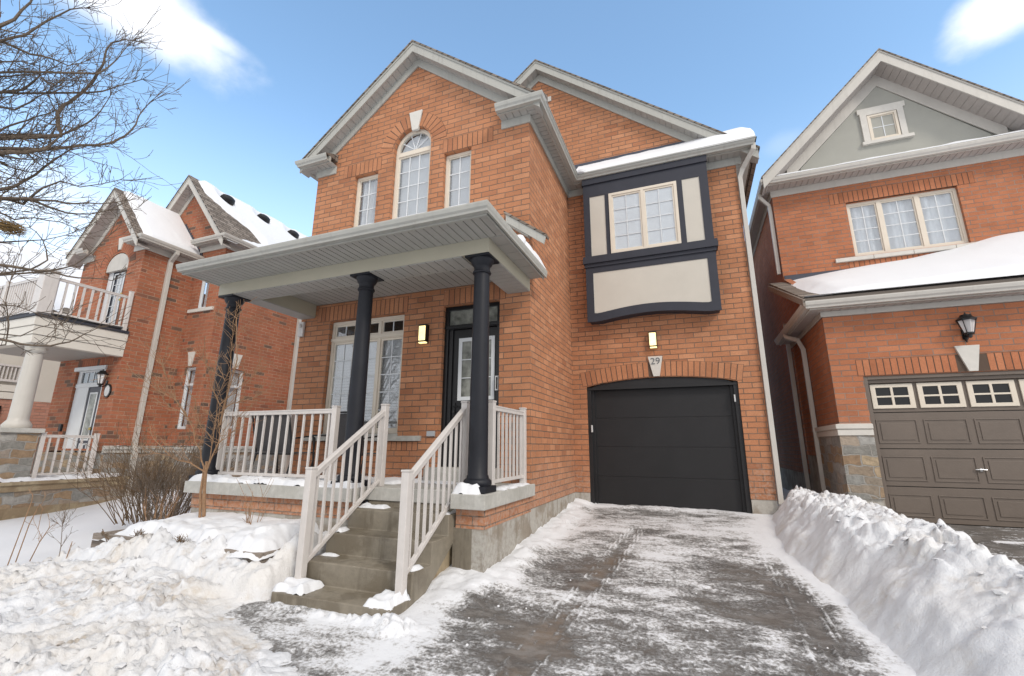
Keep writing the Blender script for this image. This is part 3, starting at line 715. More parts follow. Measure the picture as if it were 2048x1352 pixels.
def blinds(fr, gx0, gx1, gz0, gz1, y, kind, T=lambda m_: m_):
    g = MB()
    if kind == 'slats' or kind == 'open':
        p = .052; n = int((gz1-gz0)/p); tl = R(62 if kind == 'slats' else 52)
        for i in range(n+1):
            z = gz0+(i+.3)*p; g.obox(((gx0+gx1)/2, y+.03, z), ((gx1-gx0)/2, 0, 0), (0, math.cos(tl)*.027, -math.sin(tl)*.027), (0, math.sin(tl)*.0015, math.cos(tl)*.0015))
        if kind == 'open': g.box(gx0, gx0+.02, y, y+.03, gz0, gz1); g.box(gx1-.02, gx1, y, y+.03, gz0, gz1)
        T(g).build('blind', 'blind', fr)
    elif kind == 'curtain':
        n = 60; vs = []; fs = []
        for i in range(n+1):
            x = gx0+(gx1-gx0)*i/n; yy = y+.03+.022*math.sin(i*.95)+.012*math.sin(i*.37+1); vs += [(x, yy, gz0), (x, yy, gz1)]
        for i in range(n): fs.append((2*i, 2*i+2, 2*i+3, 2*i+1))
        g.add(vs, fs, True); T(g).build('curtain', 'curtain', fr, fixn=False)
    r_ = MB(); y2 = y+.16; r_.add([(gx0-.05, y2, gz0-.05), (gx1+.05, y2, gz0-.05), (gx1+.05, y2, gz1+.05), (gx0-.05, y2, gz1+.05)], [(0, 1, 2, 3)])
    T(r_).build('room_backing', 'dark_room', fr)
window(H, -3.60, -3.05, 4.76, 6.165, .08, .05, 2, 4, blind='curtain')
window(H, -1.62, -1.075, 4.76, 6.165, .08, .05, 2, 4, blind='slats')
# arched window
f = MB(); y = .08
op = [(-2.72, 4.76), (-1.91, 4.76)]+arc(-2.315, 6.50, .405, 0, 180, 16, .42)
f.poly(op, 'Y', y, y+.07, [rect(-2.665, -1.965, 4.81, 6.40), [(-2.66, 6.49), (-1.97, 6.49)]+arc(-2.315, 6.50, .345, 4, 176, 16, .355)])
f.poly(rect(-2.665, -1.965, 4.81, 6.40), 'Y', y+.02, y+.06, [rect(-2.635, -1.995, 4.84, 6.37)])
fr = f.build('window', 'frame_beige', H, bevel=.003); fr['label'] = 'tall arched window with a fan light'
g = MB(); g.box(-2.665, -1.965, y+.036, y+.04, 4.81, 6.40); g.poly([(-2.66, 6.49), (-1.97, 6.49)]+arc(-2.315, 6.50, .345, 4, 176, 16, .355), 'Y', y+.036, y+.04); g.build('pane', 'glass', fr)
g = MB(); t = .009
for i in (1, 2): x = -2.635+.64*i/3; g.box(x-t, x+t, y+.026, y+.0355, 4.84, 6.37)
for i in range(1, 5): z = 4.84+1.53*i/5; g.box(-2.635, -1.995, y+.027, y+.0345, z-t, z+t)
for a_ in (36, 72, 108, 144):
    d = Vector((math.cos(R(a_)), 0, math.sin(R(a_)))); g.obox(Vector((-2.315, y+.031, 6.50))+d*.17, d*.17, (0, .004, 0), d.cross(Vector((0, 1, 0)))*t)
g.build('grille', 'frame_white', fr); blinds(fr, -2.635, -1.995, 4.84, 6.37, y+.075, 'slats'); 
r_ = MB(); r_.poly([(-2.70, 6.40), (-1.93, 6.40)]+arc(-2.315, 6.50, .38, 0, 180, 12), 'Y', y+.12, y+.13); r_.build('shade', 'curtain', fr)
# porch window: three lights with transoms
fp = MB(); y = .075; X0, X1, ZA, ZB = -3.845, -2.255, 1.255, 3.25
n3 = 3; wx = (X1-X0-.05)/3; hs = []; lights = []
for i in range(3):
    a0 = X0+.05+i*wx; a1 = a0+wx-.05; hs += [rect(a0, a1, ZA+.05, 2.87), rect(a0, a1, 2.955, ZB-.06)]; lights.append((a0, a1))
fp.poly(rect(X0, X1, ZA, ZB), 'Y', y, y+.07, hs); fp.poly(rect(X0-.0, X1+.0, 2.885, 2.94), 'Y', y-.018, y-.0005)
for a0, a1 in lights:
    fp.poly(rect(a0, a1, ZA+.05, 2.87), 'Y', y+.02, y+.06, [rect(a0+.035, a1-.035, ZA+.09, 2.83)]); fp.poly(rect(a0, a1, 2.955, ZB-.06), 'Y', y+.02, y+.06, [rect(a0+.03, a1-.03, 2.985, ZB-.09)])
fr = fp.build('window', 'frame_beige', H, bevel=.003); fr['label'] = 'wide three-light porch window with small transoms'
g = MB()
for a0, a1 in lights: g.box(a0, a1, y+.036, y+.04, ZA+.05, 2.87); g.box(a0, a1, y+.036, y+.04, 2.955, ZB-.06)
g.build('pane', 'glass', fr); g = MB()
for a0, a1 in lights:
    xm = (a0+a1)/2; g.box(xm-t, xm+t, y+.026, y+.0355, ZA+.09, 2.83); g.box(xm-t, xm+t, y+.026, y+.0355, 2.985, ZB-.09)
    for i in range(1, 5): z = ZA+.09+(2.83-ZA-.09)*i/5; g.box(a0+.035, a1-.035, y+.027, y+.0345, z-t, z+t)
g.build('grille', 'frame_white', fr)
blinds(fr, X0+.08, X1-.08, ZA+.09, 2.83, y+.075, 'open')
g = MB(); g.box(-4.17, -1.80, -.055, .07, 1.135, 1.215); g.box(-3.86, -2.24, -.02, .075, 1.215, 1.25); g.build('window_sill', 'concrete_cap', H, bevel=.006)
# front door
f = MB(); y = .07
f.poly(rect(-1.495, -.505, .55, 3.28), 'Y', y, y+.08, [rect(-1.43, -.57, .58, 2.90), rect(-1.43, -.57, 2.97, 3.22)]); f.box(-1.49, -.51, y-.02, y, 2.91, 2.96)
f.box(-1.43, -1.36, y+.03, y+.10, .58, 2.90)
dr = f.build('door_frame', 'door_black', H, bevel=.004)
g = MB(); g.box(-1.43, -.57, y+.04, y+.045, 2.97, 3.22); g.build('transom_pane', 'door_glass', dr)
g = MB(); g.box(-1.01, -.99, y+.03, y+.04, 2.97, 3.22); g.build('grille', 'frame_white', dr)
f = MB(); f.poly(rect(-1.36, -.575, .76, 2.895), 'Y', .13, .175, [rect(-1.225, -.655, 1.78, 2.72)]); 
for z0, z1 in ((.85, 1.18), (1.26, 1.60)):
    for x0, x1 in ((-1.27, -1.0), (-.93, -.66)): f.box(x0, x1, .122, .131, z0, z1)
fd = f.build('front_door', 'door_black', H, bevel=.004)
g = MB(); g.poly(rect(-1.255, -.625, 1.75, 2.75), 'Y', .112, .129, [rect(-1.195, -.685, 1.81, 2.69)]); 
for i in (1, 2): x = -1.195+.51*i/3; g.box(x-.008, x+.008, .118, .128, 1.81, 2.69)
for i in (1, 2): z = 1.81+.88*i/3; g.box(-1.195, -.685, .119, .1275, z-.008, z+.008)
g.build('glass_frame', 'frame_white', fd, bevel=.004)
g = MB(); g.box(-1.225, -.655, .135, .14, 1.78, 2.72); g.build('glass_panel', 'door_glass', fd)
g = MB(); g.lathe((-1.31, .105), [(.0, 1.56), (.026, 1.56), (.026, 1.60), (0, 1.60)], 12); g.box(-1.33, -1.29, .11, .13, 1.50, 1.72); g.tube([(-1.31, .10, 1.66), (-1.31, .07, 1.66), (-1.22, .07, 1.66)], .010, 8); g.build('handle', 'metal_black', fd)
g = MB(); g.poly(rect(-.585, -.53, 1.88, 2.10), 'Y', .048, .068, [rect(-.573, -.542, 1.90, 2.08)]); g.build('keypad', 'decal_white', dr)
g = MB(); g.box(-1.56, -.44, -.28, .12, .56, .755); g.build('door_step', 'concrete_cap', H, bevel=.01)
# wall lamps
def walllamp(x, y, z0, z1, w_, lbl):
    f = MB(); f.box(x-w_*.5, x+w_*.5, y-.025, y-.002, z0, z1); f.box(x-w_/2, x+w_/2, y-.095, y-.02, z1-.022, z1); f.box(x-w_/2, x+w_/2, y-.095, y-.02, z0+.02, z0+.042)
    f.box(x+w_/2-.012, x+w_/2, y-.095, y-.02, z0+.03, z1-.02); f.box(x-w_/2, x-w_/2+.006, y-.095, y-.02, z0+.03, z1-.02)
    o = f.build('wall_lamp', 'metal_black', H); o['label'] = lbl
    f = MB(); f.box(x-w_/2+.007, x+w_/2-.013, y-.090, y-.03, z0+.044, z1-.024); f.box(x-w_/2+.01, x+w_/2-.01, y-.088, y-.03, z0, z0+.019); f.build('lamp_glass', 'lamp_glow', o)
walllamp(-1.825, 0, 2.68, 2.99, .145, 'lit square wall lamp beside the front door')
walllamp(1.575, YG, 2.865, 3.175, .14, 'lit square wall lamp above the garage keystone')
g = MB(); g.box(-1.69, -1.55, -.035, -.002, 1.205, 1.285); g.build('outlet_cover', 'box_grey', H, bevel=.005)
g = MB(); g.box(-4.57, -4.44, -.05, -.002, 3.02, 3.30); g.lathe((-4.50, -.06), [(.0, 3.19), (.03, 3.19), (.03, 3.25), (0, 3.25)], 12); g.build('camera_box', 'rail_white', H, bevel=.01)
# garage door
f = MB(); y = YG+.10
hd = [(.28, 2.125)]+[(2.925, 2.125)]+[(a_[0], a_[1]-.003) for a_ in arch[1:-1]]
f.box(.276, .35, YG+.03, YG+.16, -.02, 2.19); f.box(2.855, 2.929, YG+.03, YG+.16, -.02, 2.19); f.box(.345, .40, YG+.09, YG+.15, -.02, 2.13); f.box(2.805, 2.86, YG+.09, YG+.15, -.02, 2.13)
f.poly([(.28, 2.14), (2.925, 2.14)]+[(a_[0], a_[1]-.003) for a_ in arch[1:-1]], 'Y', YG+.035, YG+.15); f.box(.28, 2.925, YG+.02, YG+.034, 2.125, 2.165)
gf = f.build('garage_frame', 'garage_black', H, bevel=.003)
f = MB()
for i in range(4):
    z0 = .0+.532*i; f.box(.37, 2.835, YG+.135, YG+.18, z0+.0015, z0+.5305)
gd = f.build('garage_door', 'garage_black', H, bevel=.002)
f = MB(); f.box(.37, 2.835, YG+.128, YG+.17, -.03, .006); f.build('bottom_seal', 'metal_black', gd)
f = MB(); f.box(.30, 2.90, YG+.182, YG+.19, -.1, 2.16); f.build('gap_light_stop', 'metal_black', gd)  # dark sheet added behind the sections, stops light leaking through their gaps
f = MB(); f.box(.335, .365, YG+.0, YG+.03, 1.33, 1.46); f.box(2.845, 2.868, YG+.0, YG+.03, 1.83, 1.955); f.build('sensor', 'decal_white', gf, bevel=.004)

# ---- bay window
yb = 2.237
f = MB(); f.box(.42, 2.76, yb+.03, YG, 4.50, 6.489)
bot = [(.42, 3.44)]+[(.42+2.34*t_, 3.43+.095*(math.sin(math.pi*min(max((t_-.10)/.8, 0), 1))**1.0)) for t_ in [i/20 for i in range(1, 20)]]+[(2.76, 3.44)]
f.poly(bot+[(2.76, 4.5), (.42, 4.5)], 'Y', yb+.03, YG)
bay = f.build('bay_window', 'bay_navy', H)
f = MB()
def tr(x0, x1, z0, z1, p=0.): f.box(x0, x1, yb-p, yb+.031, z0, z1)
tr(.40, 2.78, 6.08, 6.36); tr(.385, 2.795, 6.36, 6.488, .03)
tr(.40, .53, 4.74, 6.08); tr(2.63, 2.78, 4.74, 6.08); tr(.84, .92, 4.74, 6.08); tr(2.22, 2.32, 4.74, 6.08)
f.box(.365, 2.83, yb-.06, yb+.2, 4.60, 4.745); f.box(.385, 2.80, yb-.025, yb+.2, 4.53, 4.60)
tr(.40, 2.78, 4.41, 4.53); tr(.40, .545, 3.70, 4.41); tr(2.635, 2.78, 3.70, 4.41)
up_ = [(.40+2.38*t_, 3.41+.095*(math.sin(math.pi*min(max((t_-.10)/.8, 0), 1)))) for t_ in [i/24 for i in range(25)]]
f.poly(up_+[(2.78, 3.70), (2.635, 3.70), (2.635, 3.585)]+[(x_, z_+.165) for x_, z_ in up_[::-1] if .55 < x_ < 2.63]+[(.545, 3.585), (.545, 3.70), (.40, 3.70)], 'Y', yb, yb+.031)
f.build('trim', 'bay_navy', bay, bevel=.006)
for (x0, x1, z0, z1, lb) in ((.53, .84, 4.745, 6.08, None), (2.32, 2.63, 4.745, 6.08, None), (.545, 2.635, 3.56, 4.41, 'wide cream panel below the bay window')):
    g = MB(); g.box(x0, x1, yb+.012, yb+.0305, z0, z1); o = g.build('stucco_panel', 'stucco_cream', bay)
    if lb: o['label'] = lb
y = yb-.02
f = MB(); f.poly(rect(.92, 2.22, 4.748, 6.07), 'Y', y, y+.05, [rect(.975, 1.545, 4.80, 6.015), rect(1.60, 2.165, 4.80, 6.015)])
for x0, x1 in ((.975, 1.545), (1.60, 2.165)): f.poly(rect(x0, x1, 4.80, 6.015), 'Y', y+.015, y+.045, [rect(x0+.032, x1-.032, 4.835, 5.98)])
fr = f.build('window_frame', 'frame_beige', bay, bevel=.003)
g = MB(); g.box(.975, 1.545, y+.03, y+.034, 4.80, 6.015); g.box(1.60, 2.165, y+.03, y+.034, 4.80, 6.015); g.build('pane', 'glass', bay)
g = MB()
for x0, x1 in ((1.007, 1.513), (1.632, 2.133)):
    xm = (x0+x1)/2; g.box(xm-t, xm+t, y+.021, y+.0295, 4.835, 5.98)
    for i in range(1, 4): z = 4.835+1.145*i/4; g.box(x0, x1, y+.022, y+.029, z-t, z+t)
g.build('grille', 'frame_white', bay)
g = MB(); g.box(.975, 2.165, y+.046, y+.0495, 4.8, 6.0); g.build('blind', 'blind', bay)
g = MB()
p = .052
for x0, x1 in ((.98, 1.54), (1.605, 2.16)):
    for i in range(23):
        z = 4.81+i*p; tl = R(62); g.obox(((x0+x1)/2, y+.040, z), ((x1-x0)/2, 0, 0), (0, math.cos(tl)*.008, -math.sin(tl)*.026), (0, math.sin(tl)*.001, math.cos(tl)*.001))
g.build('blind', 'blind', bay)

# ---- porch
f = MB()
f.poly([(-4.67, -1.60), (-1.715, -1.60), (-1.715, -1.30), (-.365, -1.30), (-.365, -1.615), (.045, -1.615), (.045, .05), (.0, .05), (0, -.002), (-4.55, -.002), (-4.67, -.002)], 'Z', .405, .560)
f.build('porch_floor', 'concrete_cap', H, bevel=.008)
prof = [(-2.60, -.62), (-2.60, -.29), (-2.27, -.29), (-2.27, -.08), (-1.94, -.08), (-1.94, .13), (-1.62, .13), (-1.62, .34), (-1.29, .34), (-1.29, .40), (-1.29, .12), (-1.56, .02), (-2.42, -.62)]
prof = [(-2.60, -.62), (-2.60, -.29), (-2.27, -.29), (-2.27, -.08), (-1.94, -.08), (-1.94, .13), (-1.62, .13), (-1.62, .34), (-1.28, .34), (-1.28, .402), (-1.2, .402), (-1.2, .12), (-1.51, .03), (-2.40, -.56)]
f = MB(); f.poly(prof, 'X', -1.71, -.37); f.build('steps', 'concrete_step', H, bevel=.010)
f = MB(); f.poly([(-2.36, -.75), (-2.36, -.54), (-1.53, .0), (-1.3, .10), (-1.3, -.75)], 'X', -1.66, -.43); f.build('step_support', 'concrete_tan', H)
f = MB(); f.box(-.374, -.15, -1.512, -1.5055, -.8, .20); f.build('damp_patch', 'concrete_wet', H)
def column(x, y, lbl=None):
    z0 = .56; z1 = 3.37
    pr = [(.105, z0+.07), (.150, z0+.072), (.160, z0+.095), (.158, z0+.125), (.140, z0+.145), (.128, z0+.15), (.124, z0+.175), (.114, z0+.19)]
    pr += [(.114-.014*t_-.004*t_*t_, z0+.19+(z1-.22-z0-.19)*t_) for t_ in [i/10 for i in range(1, 11)]]
    pr += [(.112, z1-.215), (.118, z1-.20), (.112, z1-.185), (.100, z1-.18), (.100, z1-.13), (.106, z1-.12), (.125, z1-.095), (.140, z1-.06), (.150, z1-.035), (.150, z1-.03), (.10, z1-.03)]
    f = MB(); f.lathe((x, y), pr, 40); o = f.build('column', 'column_black', H)
    f = MB(); f.box(x-.165, x+.165, y-.165, y+.165, z0-.002, z0+.072); f.build('base', 'column_black', o, bevel=.01)
    f = MB(); f.box(x-.165, x+.165, y-.165, y+.165, z1-.03, z1-.002); f.build('capital', 'column_black', o, bevel=.004)
    if lbl: o['label'] = lbl
column(-4.555, -1.36); column(-1.945, -1.36); column(-.165, -1.36)
f = MB(); f.box(-4.72, 0, -1.53, -1.17, 3.37, 3.56); f.box(-.37, 0, -1.17, -.002, 3.37, 3.56); f.box(-4.55, -4.22, -1.17, -.002, 3.37, 3.62)
f.build('porch_beam', 'beam_beige', H, bevel=.004)
f = MB(); planks(f, -4.21, -.38, -1.16, -.002, 3.60, .13); 
planks(f, -4.71, -.37, -1.52, -1.175, 3.356, .13, t=.010); planks(f, -.365, -.005, -1.16, -.005, 3.356, .13, 'X', t=.010); planks(f, -4.545, -4.225, -1.16, -.005, 3.356, .8, 'X', t=.010)
planks(f, -4.74, .21, -2.09, -1.535, 3.552, .105); planks(f, .004, .21, -1.53, -.002, 3.552, .25, 'X')
f.build('porch_ceiling', 'soffit_grey', H)
f = MB(); f.box(-4.55, -.37, -1.19, -1.165, 3.355, 3.60); f.build('ceiling_trim', 'trim_grey', H)
PP = [(-4.76, -1.53), (0, -1.53), (0, .0)]
a = MB(); a.sweep(PP, [(.53, 3.525), (.56, 3.525), (.56, 3.65), (.53, 3.65)], [1, .40]); a.sweep(PP, gut(.565, 3.545, .85), [1, .42]); a.build('porch_gutter', 'trim_grey', H)
a = MB(); a.box(-4.765, -4.735, -2.09, -.002, 3.54, 3.66); a.build('porch_fascia', 'trim_grey', H)
zf = lambda Y_: 3.64+.42*(Y_+2.12)
a = MB(); a.add([(-4.78, -2.12, 3.64), (.26, -2.12, 3.64), (-.9, -.002, zf(-.002)), (-4.78, -.002, zf(-.002)), (.26, -.002, 3.64), (-.9, -.002, 3.64), (-4.78, -.002, 3.64)], [(0, 1, 2, 3), (1, 4, 2), (0, 3, 6), (0, 6, 4, 1)]); a.build('porch_roof', 'shingle', H)
def psnow(X, Y):
    z = np.minimum(3.64+.42*(Y+2.12), 3.64+.72*(.27-X)); z = np.maximum(z, 3.60)
    return z+.09*sstep(0, .2, Y+2.02)*sstep(.30, .12, X)*(.6+.8*fbm(X*2, Y*2, 3, 5))+.16*sstep(.32, .10, X)*sstep(-.25, 0, X)*sstep(-1.2, -.3, Y)*(.1+1.1*fbm(X*4, Y*4, 3, 9))
grid('roof_snow', -4.76, .27, -2.08, -.03, .04, psnow, 'snow', H)
a = MB(); a.lathe((.16, -.88), [(.02, 3.66), (.07, 3.70), (.085, 3.78), (.05, 3.84), (.01, 3.86)], 12)
a.build('roof_snow', 'snow', H)
a = MB(); a.poly([(-.36, 4.52), (.265, 4.045), (.295, 4.165), (-.36, 4.655)], 'Y', -.13, -.095); a.build('fascia', 'trim_grey', H, bevel=.003)
a = MB(); a.poly([(-.39, 4.68), (.30, 4.165), (.31, 4.195), (-.39, 4.72)], 'Y', -.145, .02); a.build('roof', 'shingle', H)
a = MB(); a.poly([(-.36, 4.50), (.0, 4.22), (0, 4.38), (-.36, 4.655)], 'Y', -.095, -.003); a.build('fascia', 'trim_grey', H)
def slump(name, x0, x1, y0, y1, zb, h, s, mat='snow', parent=H, e_=.05, st=.02, dens=.5):
    def zf_(X, Y):
        n = fbm(X*6, Y*6, 4, s); d = np.minimum(np.minimum(X-x0, x1-X), np.minimum(Y-y0, y1-Y))+.09*(fbm(X*7, Y*7, 3, s+20)-.5)
        return zb-.012+(h*(.35+1.3*np.clip(n-.25, 0, 1))+.012)*sstep(0, e_, d)*sstep(dens-.25, dens+.12, n+.2)
    return grid(name, x0, x1, y0, y1, st, zf_, mat, parent, mask=lambda X, Y: zf_(X, Y) > zb-.004, anyv=True)
slump('porch_snow', -4.66, -1.73, -1.60, -1.28, .56, .09, 3, e_=.05, dens=.38); slump('porch_snow', -4.5, -1.6, -.9, -.02, .56, .05, 5, dens=.5); slump('porch_snow', -1.72, -.6, -.55, -.02, .56, .025, 8, dens=.5)
slump('porch_snow', -.37, -.02, -1.61, -1.30, .56, .12, 14, e_=.08, dens=.2); slump('porch_snow', -.2, .04, -1.05, .0, .56, .03, 15, dens=.55)
slump('step_snow', -1.72, -1.35, -2.59, -2.30, -.29, .10, 21, dens=.42); slump('step_snow', -.66, -.37, -2.60, -2.28, -.29, .09, 22, e_=.06, dens=.30); slump('step_snow', -.47, -.37, -2.50, -2.28, -.29, .14, 27, e_=.05, dens=.34, st=.015)
slump('step_snow', -1.70, -1.45, -2.06, -1.95, -.08, .03, 24, dens=.56); slump('step_snow', -1.71, -1.56, -1.90, -1.66, .13, .05, 25, dens=.50); slump('step_snow', -1.71, -1.30, -1.50, -1.32, .34, .06, 26, dens=.52)
slump('step_snow', -.46, -.38, -1.60, -1.35, .34, .04, 28, dens=.45); slump('step_snow', -.50, -.37, -2.25, -2.05, -.08, .07, 23, dens=.40)

# railings: each run is a part, its posts and balusters sub-parts
def post(p, x, y, z0, z1, w_=.040):
    f = MB(); f.box(x-w_, x+w_, y-w_, y+w_, z0, z1-.02); f.build('post', 'rail_white', p, bevel=.006)
    f = MB(); f.box(x-w_-.006, x+w_+.006, y-w_-.006, y+w_+.006, z1-.02, z1); f.build('post_cap', 'rail_white', p, bevel=.006)
def railing(a, b_, zt0, zb0, zt1, zb1, posts, n, lbl=None, bal=.0125, parent=None, mat='rail_white', name='railing'):
    """a,b_: ends (x,y); top and bottom rail heights at each end"""
    A, B = Vector((a[0], a[1], 0)), Vector((b_[0], b_[1], 0))
    f = MB(); f.rtube([A+Vector((0, 0, zt0-.03)), B+Vector((0, 0, zt1-.03))], .028, .030, (0, 0, 1)); f.rtube([A+Vector((0, 0, zt0-.008)), B+Vector((0, 0, zt1-.008))], .034, .010, (0, 0, 1))
    r_ = f.build(name, mat, parent or H, bevel=.004)
    f = MB(); f.rtube([A+Vector((0, 0, zb0)), B+Vector((0, 0, zb1))], .022, .020, (0, 0, 1)); f.build('bottom_rail', mat, r_, bevel=.004)
    d = (B-A).normalized(); sd_ = Vector((-d.y, d.x, 0))
    for i in range(n):
        t_ = (i+.5)/n; p = A.lerp(B, t_); z0 = zb0+(zb1-zb0)*t_+.015; z1 = zt0+(zt1-zt0)*t_-.045
        g = MB(); g.obox((p.x, p.y, (z0+z1)/2), d*bal, sd_*bal, (0, 0, (z1-z0)/2)); g.build('baluster', mat, r_)
    for (x, y, z0, z1) in posts: post(r_, x, y, z0, z1)
    if lbl: r_['label'] = lbl
    return r_
railing((-4.44, -1.30), (-2.36, -1.30), 1.545, .66, 1.545, .66, [(-4.47, -1.30, .56, 1.585), (-2.33, -1.30, .56, 1.585)], 14, 'level porch railing left of the steps')
railing((-4.47, -1.2), (-4.47, -.06), 1.545, .66, 1.545, .66, [(-4.47, -.05, .56, 1.585)], 8, 'level porch railing on the far left end')
railing((-1.63, -2.30), (-1.63, -1.20), .79, -.09, 1.52, .64, [(-1.63, -2.34, -.29, .84), (-1.63, -1.17, .56, 1.60)], 9, 'sloping stair railing on the left of the steps')
railing((-.44, -2.30), (-.44, -1.20), .79, -.09, 1.52, .64, [(-.44, -2.34, -.29, .84), (-.44, -1.17, .56, 1.60)], 9, 'sloping stair railing on the right of the steps')
railing((-.10, -1.12), (-.10, -.08), 1.545, .66, 1.545, .66, [(-.10, -1.14, .56, 1.60), (-.10, -.045, .56, 1.60)], 8, 'short porch railing right of the end column')

# ================================================================== RIGHT NEIGHBOUR
N = thing('neighbour_house', (6.9, 6, 0), 'red brick house with grey stucco gable and brown panelled garage door, right edge', 'house')
YL, YU = 3.0, 5.6
w_ = MB()
w_.poly([(4.43, 1.45), (4.87, 1.45), (4.87, 2.235), (7.62, 2.235), (7.62, 1.45), (8.10, 1.45), (8.10, 3.42), (4.43, 3.42)], 'Y', YL, YL+.13)
w_.poly([(YL+.13, .9), (YU, .9), (YU, 4.95), (YL+.13, 3.70)], 'X', 4.43, 4.56); w_.poly([(YL+.13, .9), (YU, .9), (YU, 4.95), (YL+.13, 3.70)], 'X', 7.97, 8.10)
w_.poly([(4.43, 3.5), (9.45, 3.5), (9.45, 7.3), (4.43, 7.3)], 'Y', YU, YU+.13, [rect(5.90, 7.94, 5.31, 6.655)])
w_.box(4.43, 4.56, YU+.13, 14, .5, 7.3); w_.box(9.32, 9.45, YU+.13, 14, .5, 7.3)
w_.build('wall', 'brick_red', N)
f = MB(); f.box(4.44, 4.55, 4.6, 14, -.9, .9); f.box(4.45, 4.87, YL+.005, YL+.6, -.9, .28); f.box(7.62, 8.08, YL+.005, YL+.6, -.9, .28); f.build('foundation', 'concrete_grey', N)
f = MB(); f.poly([(4.395, YL-.035), (4.868, YL-.035), (4.868, YL+.12), (4.44, YL+.12), (4.44, 4.62), (4.395, 4.62)], 'Z', .28, 1.265); f.build('stone_base', 'stone_veneer', N); f = MB(); f.box(7.622, 8.13, YL-.035, YL+.12, .28, 1.265); f.build('stone_base', 'stone_veneer', N)
f = MB(); f.sweep([(4.43, 4.62), (4.43, YL), (4.868, YL)], [(0.002, 1.265), (.055, 1.265), (.055, 1.355), (.04, 1.36), (.075, 1.375), (.075, 1.445), (.002, 1.46)]); f.build('stone_cap', 'keystone', N, bevel=.004)
f = MB(); f.poly(rect(5.155, 8.675, 7.40, 7.74)[:2]+[(8.70, 7.74), (6.92, 9.56), (5.12, 7.74)], 'Y', YU-.01, YU+.02); f.build('stucco_gable', 'stucco_grey', N)
f = MB(); f.poly([(4.5, 7.40), (9.4, 7.40), (9.4, 7.45), (6.92, 9.93), (4.5, 7.51)], 'Y', YU+.02, YU+.13); f.build('gable_backing', 'stucco_grey', N)
gable(N, 6.92, YU-.01, 9.555, 9.86, 10.157, 2.80, 1.0, .45, ('trim_white', 'soffit_brown'), y_back=14., hl=2.72, fz_base=(2.1, 2.05))
eave(N, [(4.43, 14), (4.43, YU), (9.45, YU)], [.6, 1], 7.10, 7.27, .36, ('trim_white', 'soffit_brown'), gz_=.10)
f = MB(); planks(f, 4.43, 9.45, YU-.36, YU, 7.27, .125); planks(f, 4.215, 4.43, YU-.36, 14, 7.27, .125, 'X'); f.build('eave_soffit', 'soffit_brown', N)
f = MB(); f.poly([(YU-.45, 7.40), (YU, 7.60), (YU, 7.40)], 'X', 4.2, 9.6); f.build('roof_skirt', 'shingle', N)
def nsn(X, Y): return 7.42+(Y-YU+.45)*.45+.045*sstep(0, .1, Y-YU+.43)*(.5+fbm(X*2, Y*4, 3, 6))
grid('roof_snow', 4.35, 9.5, YU-.44, YU-.03, .05, nsn, 'snow', N)
# lower roof
eave(N, [(4.43, 5.75), (4.43, YL), (8.10, YL)], [.85, 1], 3.31, 3.40, .28, ('trim_white', 'soffit_brown'), gz_=.10)
f = MB(); planks(f, 4.43, 8.10, YL-.28, YL, 3.40, .125); planks(f, 4.20, 4.43, YL-.28, 5.7, 3.40, .125, 'X'); f.build('porch_soffit', 'soffit_brown', N)
zr = lambda Y_: 3.60+.445*(Y_-2.62)
f = MB(); f.poly([(2.66, 3.60), (YU, zr(YU)-.04), (YU, zr(YU)-.10), (2.66, 3.50)], 'X', 4.12, 8.5); f.build('garage_roof', 'shingle', N)
f = MB(); f.poly([(2.60, 3.56), (YU-.02, zr(YU)-.10), (YU-.02, zr(YU)-.22), (2.60, 3.44)], 'X', 4.085, 4.12); f.build('rake_board', 'wood_grey', N)
f = MB(); f.box(4.45, 6.0, YU-.02, YU-.003, 4.80, 5.03); f.build('flashing', 'flashing', N)
def rsn(X, Y):
    t_ = sstep(2.58, 2.78, Y); l = sstep(4.16, 4.75, X+.10*(fbm(X*5, Y*5, 3, 2)-.5))
    th = (.10+.10*sstep(5, 9, X)+.10*fbm(X*.7, Y*.7, 3, 4))*t_+.28*sstep(6.6, 9, X)*sstep(3.2, 5.4, Y)
    th = th*(.15+.85*sstep(4.4, 5.8, X+(2.0-np.abs(Y-3.6))*.5))
    return np.maximum(zr(Y)-.04+th*l-.03*(1-l), 3.62*np.ones_like(X))
grid('roof_snow', 4.13, 9.4, 2.60, YU+.01, .05, rsn, 'snow', N)
# triple window
f = MB(); y = YU+.07
f.poly(rect(5.90, 7.94, 5.32, 6.65), 'Y', y, y+.07, [rect(5.96, 6.49, 5.38, 6.59), rect(6.57, 7.19, 5.38, 6.59), rect(7.27, 7.88, 5.38, 6.59)])
ls = ((5.96, 6.49), (6.57, 7.19), (7.27, 7.88))
for a0, a1 in ls: f.poly(rect(a0, a1, 5.38, 6.59), 'Y', y+.02, y+.06, [rect(a0+.03, a1-.03, 5.41, 6.56)])
fr = f.build('window', 'frame_beige', N, bevel=.004); g = MB(); g2 = MB()
for a0, a1 in ls:
    g.box(a0, a1, y+.036, y+.04, 5.38, 6.59); xm = (a0+a1)/2; g2.box(xm-.01, xm+.01, y+.026, y+.0355, 5.41, 6.56)
    for i in range(1, 4): z = 5.41+1.15*i/4; g2.box(a0+.03, a1-.03, y+.027, y+.0345, z-.01, z+.01)
g.build('pane', 'glass', fr); g2.build('grille', 'frame_white', fr); blinds(fr, 5.92, 7.92, 5.38, 6.59, y+.075, 'curtain')
f = MB(); x = 5.50
for k_ in range(4): f.box(x+.004, x+.72-.004, YU-.06, YU+.07, 5.195, 5.285); x += .72
f.build('window_sill', 'keystone', N, bevel=.006)
soldier('soldier_course', [(YU, row(5.59, 8.25, 6.655, 6.935), rect(5.59, 8.25, 6.655, 6.935))], 'brick_red', N)
